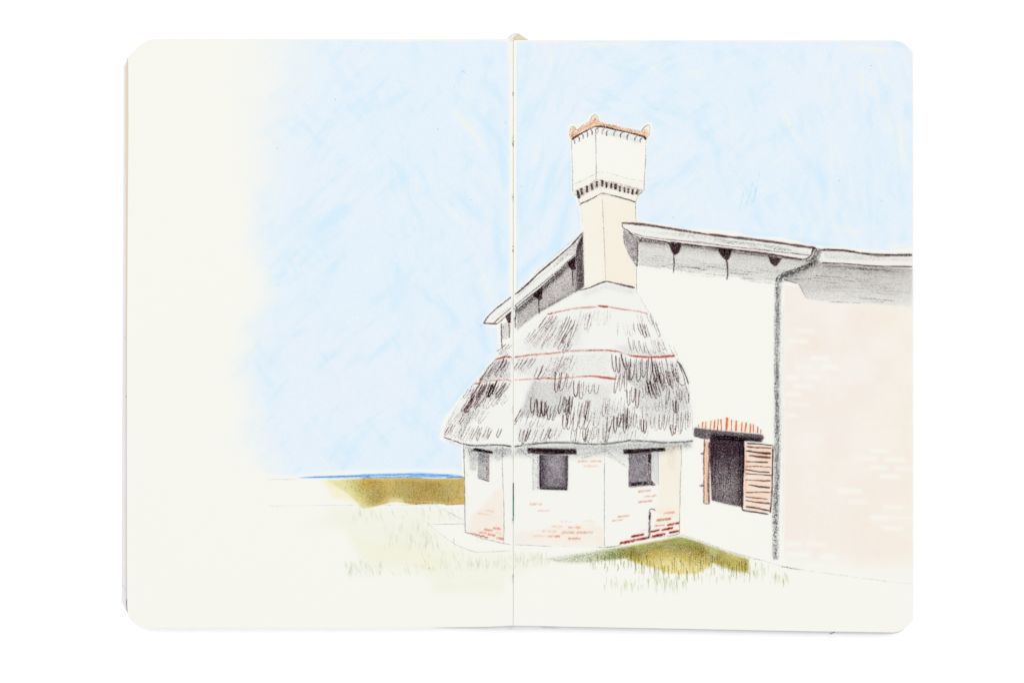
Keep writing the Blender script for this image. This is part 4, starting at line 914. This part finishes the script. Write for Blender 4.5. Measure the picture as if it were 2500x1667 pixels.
for segs in ([[(1336, 767), (1372, 759), (1410.4, 752.5), (1458, 749)], [(1459, 746.5), (1487.8, 749.7), (1516.5, 754.5), (1554.8, 759.8), (1582.5, 766)]],
             [[(1211.5, 876.9), (1234.4, 871), (1249, 872)], [(1256, 872.4), (1295.7, 866.8), (1353, 861.6), (1391, 856.8), (1448.7, 854.9), (1478, 855), (1507, 858), (1530, 865), (1550, 870), (1583.5, 872.2), (1631, 869.3), (1647.6, 868.4)]],
             [[(1158.9, 937.4), (1174.8, 933.4), (1195.6, 930), (1227.5, 927), (1240, 927), (1248, 930)], [(1256, 927), (1299, 925.4), (1331, 923), (1358, 923.8), (1399, 920.9), (1439, 918), (1470, 921.5), (1504.4, 925)]]):
    d = Draw('drawn_tie_band', tho)
    third = segs[0][0][0] == 1158.9
    for i, sg in enumerate(segs):
        d.line(sg, (200, 112, 74), 3.0 if (third and i == 0) else 4.0, .64 if not third else .52, .6, wob=.6)
    if third: d.line([(1331, 923.5), (1358, 924)], (206, 106, 64), 5, .6); d.line([(1425, 919), (1450, 918.5), (1504, 925)], (202, 92, 58), 4.4, .78); d.line([(1159, 937), (1176, 933.4)], (194, 84, 58), 3, .85)
    elif segs[0][0][0] == 1336: d.line([(1336, 767), (1350, 765)], (206, 100, 62), 4, .8); d.line([(1459, 746.5), (1484, 749.5)], (198, 88, 54), 4.6, .9); d.line([(1350, 764), (1410, 753)], (216, 100, 60), 4, .35)
    else: d.line([(1211.5, 876.9), (1234, 871), (1249, 872)], (196, 88, 54), 4, .85); d.line([(1256, 872), (1300, 866)], (204, 84, 50), 4, .55); d.line([(1545, 869), (1600, 871.5), (1648, 868.4)], (204, 92, 56), 4.6, .84); d.line([(1430, 855.5), (1480, 855), (1510, 859)], (196, 84, 54), 4, .6)
    d.build()

# ---- hut wall
hw_ = Draw('drawn_hut_wall', house)
hp = [(1131.6, 1086), (1162, 1089), (1248, 1091), (1299, 1085), (1347, 1082), (1427, 1085), (1476, 1085), (1539.5, 1077), (1619, 1082), (1662, 1081), (1664, 1117), (1661, 1175), (1658.3, 1303), (1587.5, 1314.5), (1514.8, 1329.8), (1475.6, 1335.5),
      (1301, 1331), (1249, 1329), (1230, 1326), (1180, 1315), (1136.3, 1298), (1134.4, 1167)]
hw_.area(hp, (244, 243, 238), .4, cell=6, feather=1.5, mat='wash')
hw_.area([(1207, 1199), (1227, 1190), (1230, 1318), (1180, 1313), (1138, 1298), (1150, 1262), (1182, 1232)], (250, 238, 226), .9, cell=4, feather=10, mat='wash')
hw_.area([(1252, 1298), (1345, 1288), (1440, 1274), (1474, 1290), (1474, 1332), (1300, 1329), (1252, 1327)], (250, 239, 227), .9, cell=4, feather=9, mat='wash', mod=lambda X, Y: .8 + .4 * vn(X, Y, 30, 101))
hw_.area([(1610, 1090), (1662, 1086), (1663, 1120), (1660, 1252), (1656, 1262), (1606, 1252), (1600, 1240), (1612, 1180)], (248, 241, 226), .9, cell=3, feather=6, mat='wash', mod=lambda X, Y: 1.05 - .4 * ss(1150, 1250, Y) + .2 * vn(X, Y, 20, 102))
hw_.area([(1600, 1240), (1655, 1240), (1656, 1300), (1600, 1300)], (250, 241, 226), .6, cell=4, feather=12, mat='wash')
hw_.area([(1625, 1084), (1655, 1084), (1650, 1150), (1625, 1140)], (220, 204, 180), .3, cell=2.5, feather=12)
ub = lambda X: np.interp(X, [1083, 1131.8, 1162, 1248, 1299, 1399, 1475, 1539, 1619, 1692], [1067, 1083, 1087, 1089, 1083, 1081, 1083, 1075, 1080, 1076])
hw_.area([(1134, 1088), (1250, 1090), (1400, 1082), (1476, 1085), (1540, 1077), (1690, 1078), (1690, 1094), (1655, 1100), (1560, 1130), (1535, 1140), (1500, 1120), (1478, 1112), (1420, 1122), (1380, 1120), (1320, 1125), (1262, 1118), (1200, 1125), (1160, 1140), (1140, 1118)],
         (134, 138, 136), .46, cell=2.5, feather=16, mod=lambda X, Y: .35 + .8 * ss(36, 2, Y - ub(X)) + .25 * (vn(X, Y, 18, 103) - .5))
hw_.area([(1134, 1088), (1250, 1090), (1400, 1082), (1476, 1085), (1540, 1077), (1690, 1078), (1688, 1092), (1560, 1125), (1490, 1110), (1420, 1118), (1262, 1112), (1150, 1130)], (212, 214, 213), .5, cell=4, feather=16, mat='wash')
hw_.area([(1141, 1092), (1162, 1094), (1166, 1110), (1164, 1150), (1146, 1150)], (138, 140, 138), .42, cell=2.5, feather=7)
hw_.area([(1203, 1092), (1249, 1094), (1249, 1105), (1215, 1128), (1205, 1120)], (150, 152, 150), .36, cell=2.5, feather=10)
for (xa, ya, xb, yb) in ((1478, 1098, 1530, 1140), (1484, 1112, 1528, 1136), (1476, 1100, 1420, 1118), (1408, 1112, 1474, 1100), (1264, 1095, 1300, 1120)):
    hw_.line([(xa, ya), (xb, yb)], (160, 164, 164), 5, .34)
G2 = (128, 130, 130)
for pts, w, p in (([(1131.6, 1086), (1132.5, 1120), (1134.4, 1167), (1134.8, 1235), (1136, 1298)], 2.2, .72), ([(1136, 1088), (1134, 1120)], 1.8, .5), ([(1227, 1089), (1226.5, 1140), (1228, 1180), (1230.5, 1251), (1229.7, 1325)], 2.0, .6), ([(1136.3, 1298), (1150, 1303), (1180, 1314.5), (1205, 1320), (1230, 1326), (1249, 1329)], 1.8, .62),
                  ([(1258, 1329), (1301, 1330.7), (1345, 1333)], 1.7, .5), ([(1345, 1333), (1420, 1334), (1455, 1334.5)], 1.3, .22), ([(1455, 1334.5), (1478, 1336)], 2.4, .5), ([(1477.5, 1085), (1476.5, 1120), (1475.4, 1200), (1475.6, 1334)], 1.8, .56), ([(1476.5, 1335.5), (1500, 1333), (1514.8, 1329.8)], 2.4, .72), ([(1514, 1330), (1550, 1322), (1587.5, 1314.5), (1658, 1303)], 1.6, .36),
                  ([(1662.3, 1083), (1663.6, 1117), (1661, 1175), (1659.5, 1240), (1658.3, 1303)], 2.0, .62), ([(1630, 1310), (1658, 1302)], 2.4, .45), ([(1277, 1092), (1277, 1105)], 1.2, .4), ([(1132, 1298), (1150, 1303)], 2, .7)):
    hw_.line(pts, G2, w, p)
hwo = hw_.build()
bk = Draw('drawn_brick_marks', hwo)
R = random.Random(31)
def brick(x0, y0, x1, y1, col, p, sl=0.0):
    n = max(4, int((x1 - x0) / 3.2)); pts = []
    for k in range(n + 1):
        x = x0 + (x1 - x0) * k / n; ym = (y0 + y1) / 2 - sl * (x - (x0 + x1) / 2); hh = (y1 - y0) * .36 * R.uniform(.7, 1.15)
        pts += [(x - 1.4, ym + hh), (x + 1.6, ym - hh)]
    bk.line(pts, col, 2.0, p, p * .92, wob=.25, step=2, var=.1)
O = (226, 144, 104); O2 = (232, 164, 128); OR = (222, 118, 74)
for a in ((1205, 1285, 1222, 1294, OR, .8), (1183, 1289, 1201, 1298, OR, .85), (1171, 1297, 1187, 1303, OR, .72), (1192, 1301, 1208, 1309, OR, .8), (1213, 1309, 1228, 1318, OR, .78), (1211, 1298, 1226, 1304, O2, .5), (1187, 1244, 1205, 1250, O2, .55), (1168, 1251, 1195, 1257, O2, .5)): brick(*a, -.15)
bk.line([(1149, 1300), (1154, 1303), (1158, 1301), (1164, 1306), (1168, 1304), (1174, 1309), (1180, 1307), (1186, 1312), (1192, 1311)], DRED, 2.2, .8)
for a in ((1294, 1226, 1322, 1234, O2, .62), (1313, 1243, 1340, 1249, O2, .6), (1411, 1122, 1434, 1129, (232, 150, 96), .72), (1441, 1122, 1467, 1129, (232, 156, 106), .66), (1425, 1134, 1460, 1141, (236, 176, 132), .5), (1368, 1269, 1394, 1276, O2, .34), (1424, 1268, 1450, 1273, O2, .4), (1346, 1280, 1372, 1288, O2, .44),
          (1388, 1283, 1417, 1291, O2, .58), (1325, 1292, 1358, 1300, O2, .44), (1372, 1295, 1401, 1303, O, .66), (1408, 1294, 1446, 1304, O, .62), (1303, 1304, 1330, 1311, O2, .52), (1337, 1304, 1367, 1313, O, .64), (1388, 1310, 1416, 1318, O, .72)): brick(*a, 0)
for a in ((1559, 1194, 1589, 1202, O, .7), (1573, 1207, 1602, 1214, O, .66), (1558, 1220, 1591, 1227, (220, 112, 90), .7), (1508, 1256, 1535, 1263, O, .7), (1496, 1266, 1520, 1272, O, .72), (1621, 1248, 1646, 1255, O, .68), (1604, 1263, 1637, 1272, (214, 104, 62), .82), (1597, 1279, 1621, 1285, (210, 104, 68), .72), (1562, 1292, 1577, 1296, O, .4)): brick(*a, .10)
for x0, y0, x1, y1 in ((1630, 1274, 1657, 1283), (1616, 1286, 1642, 1295), (1588, 1291, 1609, 1300), (1634, 1293, 1657, 1302), (1592, 1301, 1623, 1311), (1541, 1302, 1571, 1311), (1552, 1310, 1584, 1319), (1513.8, 1317, 1549, 1327)):
    brick(x0, y0, x1, y1, DRED, .92, .2); bk.line([(x0, y1 - 2), ((x0 + x1) / 2, (y0 + y1) / 2), (x1, y0 + 2)], DRED, (y1 - y0) * .5, .78, .7)
bk.build()
tp = Draw('drawn_standpipe', house)
tp.line([(1585.2, 1312), (1585.6, 1290), (1585.8, 1270), (1586.6, 1249)], (88, 62, 76), 5.6, .74, .72, taper=False); tp.line([(1586.2, 1268), (1587, 1250)], DK, 5, .72)
tp.line([(1584, 1249), (1588, 1243), (1594, 1242), (1600, 1246)], (104, 88, 100), 4.2, .58); tp.line([(1585.3, 1312), (1585.6, 1298)], DK, 3, .6)
tp.build()

# ---- three small windows
def window(parts, label=None):
    d = Draw('drawn_window', hwo, label)
    for kind, a, kw in parts:
        if kind == 'a': d.area(a, **kw)
        else: d.line(a, **kw)
    return d.build()
def lintel(par, poly, pts, w):
    d = Draw('drawn_lintel', par)
    d.area(poly, DK, .95, cell=1.5, feather=2.2, mod=lambda X, Y: .82 + .22 * vn(X, Y, 9, 111)); d.area(poly, (160, 138, 140), .7, cell=2, feather=2, mat='wash')
    d.line(pts, (84, 64, 70), w, .9, .8); return d.build()
window([('a', [(1167, 1104), (1187, 1106), (1187, 1172), (1167, 1166)], dict(col=(112, 112, 112), p=.52, cell=2, feather=3, mod=lambda X, Y: .8 + .3 * ss(1150, 1110, Y))), ('a', [(1167, 1104), (1187, 1106), (1187, 1172), (1167, 1166)], dict(col=(186, 188, 188), p=.6, cell=3, feather=2, mat='wash')),
        ('a', [(1187, 1106), (1195, 1108), (1195, 1175), (1186.5, 1172)], dict(col=(108, 74, 80), p=.70, cell=1.5, feather=2.5)), ('l', [(1167, 1166), (1180, 1170), (1195, 1174.8)], dict(col=(96, 66, 74), w=2.4, p=.8)), ('l', [(1167.5, 1108), (1167, 1140), (1167, 1166)], dict(col=GRAPH, w=1.6, p=.5)),
        ('l', [(1188, 1108), (1187, 1140), (1188, 1172)], dict(col=DK, w=2.2, p=.5)), ('l', [(1193, 1108), (1194, 1135)], dict(col=DK, w=2.6, p=.6))], 'narrow drawn window on the left face of the hut')
lintel(hwo, [(1153, 1094.4), (1162, 1093), (1203.3, 1101), (1203.3, 1107.8), (1196, 1107), (1155.5, 1101)], [(1157, 1096.5), (1180, 1099.5), (1200, 1104)], 6)
ow = [(1316.5, 1109), (1387, 1110.5), (1385.5, 1196), (1316.5, 1194)]
window([('a', ow, dict(col=(98, 82, 94), p=.74, cell=2, feather=3, mod=lambda X, Y: .82 + .42 * np.maximum(ss(1340, 1318, X), np.maximum(ss(1372, 1386, X), ss(1182, 1194, Y))) - .32 * np.exp(-(((X - 1358) / 18) ** 2 + ((Y - 1138) / 30) ** 2)))), ('a', ow, dict(col=(156, 148, 156), p=.85, cell=3, feather=2, mat='wash')),
        ('a', [(1301, 1107), (1315, 1108), (1315, 1197), (1301, 1197)], dict(col=(160, 162, 166), p=.36, cell=2, feather=4)), ('l', [(1301.5, 1106), (1301, 1150), (1301, 1197)], dict(col=G2, w=1.9, p=.68)), ('l', [(1313, 1108), (1313.5, 1150), (1313, 1196)], dict(col=G2, w=2.0, p=.55)),
        ('l', [(1318, 1192), (1350, 1193.5), (1385, 1194)], dict(col=(66, 40, 50), w=3.2, p=.82)), ('l', [(1385.5, 1112), (1386, 1150), (1384, 1194)], dict(col=(80, 50, 60), w=2.8, p=.7)), ('l', [(1318, 1112), (1318, 1150), (1319, 1192)], dict(col=(70, 44, 54), w=3.2, p=.75))], 'widest drawn window in the middle face of the hut')
lintel(hwo, [(1286.5, 1092), (1408, 1095), (1408.5, 1108.8), (1345, 1109.5), (1287.5, 1106.5)], [(1290, 1097), (1345, 1100), (1404, 1101)], 7)
w3 = [(1535, 1105), (1581, 1104), (1581, 1184), (1535, 1188)]
window([('a', w3, dict(col=(124, 108, 120), p=.66, cell=2, feather=3, mod=lambda X, Y: .9 + .2 * vn(X, Y, 12, 112))), ('a', w3, dict(col=(176, 170, 176), p=.75, cell=3, feather=2, mat='wash')), ('a', [(1580.5, 1103), (1591.5, 1103), (1590.5, 1170), (1602, 1183), (1600, 1185), (1538, 1187), (1538, 1176), (1580, 1174)], dict(col=(82, 58, 68), p=.84, cell=1.5, feather=2.6)),
        ('a', [(1592, 1106), (1607, 1103), (1607, 1180), (1600, 1178), (1592, 1165)], dict(col=(196, 196, 198), p=.5, cell=3, feather=3, mat='wash')), ('l', [(1607.3, 1104), (1607, 1140), (1607.5, 1184)], dict(col=G2, w=1.9, p=.6)), ('l', [(1595, 1108), (1593.5, 1150)], dict(col=G2, w=1.6, p=.4)),
        ('l', [(1536, 1107), (1535.5, 1150), (1536, 1188)], dict(col=(110, 84, 92), w=2.4, p=.6)), ('l', [(1541, 1182), (1580, 1180), (1600, 1184)], dict(col=DK, w=3.2, p=.75)), ('l', [(1538, 1189), (1570, 1186)], dict(col=(130, 96, 104), w=2.4, p=.6)), ('l', [(1586, 1106), (1585.5, 1130)], dict(col=DK, w=7, p=.85))], 'drawn window with a dark upright bar on the right face of the hut')
lintel(hwo, [(1520.5, 1096.4), (1623, 1091.4), (1626, 1101), (1560, 1106.5), (1522.4, 1108.5)], [(1525, 1102), (1570, 1099.5), (1620, 1096)], 7)

# ---- shuttered window
sw = empty('drawn_shuttered_window', book)
op = Draw('drawn_opening', sw)
opp = [(1733, 1068), (1817.5, 1072), (1817.5, 1141.6), (1814, 1190), (1812, 1238), (1775, 1231), (1737, 1221), (1733, 1134)]
op.area(opp, (80, 58, 68), .86, cell=2, feather=2.6, mod=lambda X, Y: .92 + .2 * ss(1140, 1080, Y) + .18 * ss(1795, 1812, X) + .14 * ss(1745, 1733, X) + .12 * (vn(X, Y, 10, 121) - .5) - .16 * np.exp(-(((X - 1775) / 26) ** 2 + ((Y - 1185) / 34) ** 2)) - .3 * ss(1222, 1238, Y - (X - 1740) * .2 + 6))
op.area(opp, (156, 140, 148), .9, cell=3, feather=2.5, mat='wash', mod=lambda X, Y: 1 - .35 * ss(1120, 1200, Y)); 
for k in range(46):
    x = random.uniform(1737, 1811); y = random.uniform(1080, 1190); op.line([(x, y), (x + random.uniform(-1, 1), y + random.uniform(18, 40))], (88, 64, 74), 2.2, random.uniform(.3, .62))
op.line([(1815.5, 1090), (1815, 1140), (1813, 1190), (1812, 1240)], DK, 4.5, .85); op.build()
ho = Draw('drawn_lintel', sw)
hpl = [(1693.5, 1046), (1696.5, 1043), (1736.5, 1048), (1774.8, 1051.7), (1862.8, 1060.3), (1866, 1068.9), (1859, 1079), (1815, 1077), (1760, 1073), (1717.4, 1070.7), (1693.5, 1065)]
ho.area(hpl, (80, 62, 72), .78, cell=2, feather=2.6, mod=lambda X, Y: .95 + .2 * ss(0, 10, Y - (1048 + (X - 1700) * .09)) * ss(1725, 1745, X) - .15 * ss(1850, 1866, X)); ho.area(hpl, (156, 144, 152), .8, cell=3, feather=2.5, mat='wash')
ho.line([(1736, 1064), (1780, 1066), (1820, 1071), (1858, 1073)], DK, 6, .8); ho.line([(1695, 1064), (1716, 1070), (1732, 1071)], (110, 80, 86), 2.5, .6); ho.build()
ti = Draw('drawn_tile_hood', sw)
ti.area([(1700, 1044), (1712, 1032), (1740, 1024), (1774, 1019), (1800, 1026), (1830, 1032), (1852, 1044), (1860, 1056), (1830, 1056), (1774, 1050)], (252, 240, 220), .8, cell=3, feather=5, mat='wash')
for x0, y0, x1, y1, w in ((236, 188, 240, 228, 8), (293, 155, 285, 232, 14), (333, 150, 327, 238, 14), (397, 138, 385, 246, 14), (445, 128, 435, 255, 15), (487, 118, 479, 260, 12), (523, 118, 528, 256, 12), (602, 98, 592, 262, 25), (658, 126, 656, 268, 11), (720, 138, 714, 272, 21), (792, 158, 784, 276, 16), (847, 158, 832, 280, 18), (899, 178, 897, 288, 17), (936, 184, 937, 290, 16), (994, 216, 990, 296, 11), (1031, 250, 1029, 300, 11)):
    s_ = 5.2267; thin = w < 13
    ti.line([(1660 + x0 / s_, 1000 + y0 / s_), (1660 + x1 / s_, 1000 + y1 / s_)], (192, 72, 44) if thin else (224, 98, 44), max(w / s_ * 1.1, 2.0), .95 if thin else .88, taper=False, step=3)
ti.build()
s1 = Draw('drawn_shutter', sw, 'drawn shutter seen edge-on, flat orange, on the left of the opening')
e1 = [(1718.5, 1073), (1731, 1073), (1731, 1228), (1719, 1229)]
s1.area(e1, (250, 218, 196), .95, cell=2, feather=2, mat='wash'); s1.area([(1722, 1078), (1729, 1078), (1729, 1226), (1722, 1226)], (246, 196, 164), .7, cell=1.5, feather=2)
for pts, w, p in (([(1720, 1072), (1718.5, 1090), (1718.3, 1150), (1718.5, 1228)], 3.4, .68), ([(1731.5, 1078), (1731, 1130), (1729.5, 1180), (1731, 1228)], 4.6, .8), ([(1719, 1229), (1732, 1229.5)], 2.4, .8), ([(1721, 1075), (1720, 1105)], 3, .7)): s1.line(pts, (96, 58, 64), w, p)
s1.build()
hi = Draw('drawn_hinges', sw); hi.line([(1710, 1106), (1714, 1108), (1719, 1105)], DK, 3.4, .78); hi.line([(1715, 1110), (1718, 1104)], DK, 3, .7); hi.line([(1707, 1184), (1712, 1186), (1718, 1184)], DK, 3.4, .78); hi.line([(1712, 1180), (1716, 1187)], DK, 2.6, .7); hi.build()
s2 = Draw('drawn_shutter', sw, 'drawn shutter with dark horizontal slats, folded open on the right')
sp_ = [(1818.5, 1082.5), (1888, 1088), (1885.5, 1150), (1882, 1252), (1814, 1243), (1816.5, 1150)]
s2.area(sp_, (251, 233, 219), .9, cell=2.5, feather=2, mat='wash', mod=lambda X, Y: .75 + .5 * vn(X, Y * 3, 26, 123)); s2.area(sp_, (247, 206, 170), .34, cell=2.5, feather=4, mod=lambda X, Y: .3 + 1.6 * vn(X, Y * 2.5, 22, 124)); s2.area([(1817, 1105), (1826, 1105), (1824, 1200), (1816, 1200)], (248, 200, 160), .55, cell=2, feather=3)
for xa, ya, xb, yb, w, p, c in ((850, 430, 1180, 456, 9, .95, BLK), (850, 470, 1165, 488, 16, .78, (120, 62, 44)), (835, 520, 1160, 560, 18, .9, (76, 40, 38)), (875, 583, 1160, 610, 16, .84, (100, 56, 50)), (835, 657, 1125, 670, 13, .85, (84, 48, 44)), (835, 722, 1165, 733, 15, .66, (130, 86, 82)), (830, 762, 1145, 799, 12, .95, (60, 32, 34)), (835, 814, 1165, 836, 10, .95, (66, 36, 38)),
                            (835, 890, 1165, 904, 13, .78, (110, 64, 58)), (870, 954, 1152, 994, 12, .88, (80, 46, 46)), (835, 1056, 1160, 1052, 11, .84, (96, 56, 50)), (835, 1108, 1125, 1138, 12, .8, (110, 66, 56)), (835, 1152, 1145, 1196, 14, .82, (96, 56, 48)), (840, 1232, 1145, 1290, 16, .84, (84, 46, 44)), (800, 1282, 1135, 1332, 14, .9, (72, 40, 42))):
    ym = (ya + yb) / 2 + random.uniform(-8, 6); s2.line([(1660 + xa / s_, 1000 + ya / s_), (1660 + (xa + xb) / 2 / s_, 1000 + ym / s_), (1660 + xb / s_, 1000 + yb / s_)], c, w / s_ * 1.25, min(p + .05, .98), wob=.4)
for pts, w, p in (([(1888, 1088), (1891, 1090), (1889.5, 1096)], 2, .8), ([(1887, 1090), (1886, 1120), (1885, 1180), (1883, 1225), (1880.5, 1251)], 3.6, .82), ([(1813, 1236), (1812, 1243), (1818, 1246)], 3.6, .88), ([(1822, 1080.5), (1855, 1083.5), (1889, 1087.5)], 1.6, .8)): s2.line(pts, (74, 42, 46), w, p)
s2.build()

# ---- scuffs on the grey cover edge
sf = Draw('cover_scuff', book, skip=None)
sf.z0 = 0.00345
for a in ([(303.5, 822), (304.5, 823)], [(306.5, 862), (307, 863)], [(306, 970), (308.5, 966)], [(309, 795), (309, 800)]): sf.line(a, (130, 90, 90), 1.8, .9, wob=0, step=1)
sf.line([(297.5, 1426), (300, 1428), (306, 1442)], GRAPH, 1.4, .5); sf.line([(309, 1462), (308, 1466), (308.5, 1480), (310.5, 1494)], (150, 128, 92), 2, .8)
sf.line([(2040, 1541), (2034, 1544), (2026, 1548)], (90, 84, 60), 2.6, .9); sf.line([(1228, 1527.5), (1250, 1526.5)], (120, 120, 120), 1.4, .8); sf.line([(1240, 1531), (1248, 1534), (1252, 1529)], (160, 160, 164), 3, .5); sf.line([(1320, 1531), (1368, 1533)], (196, 194, 196), 6, .4)
sf.build()['kind'] = 'stuff'
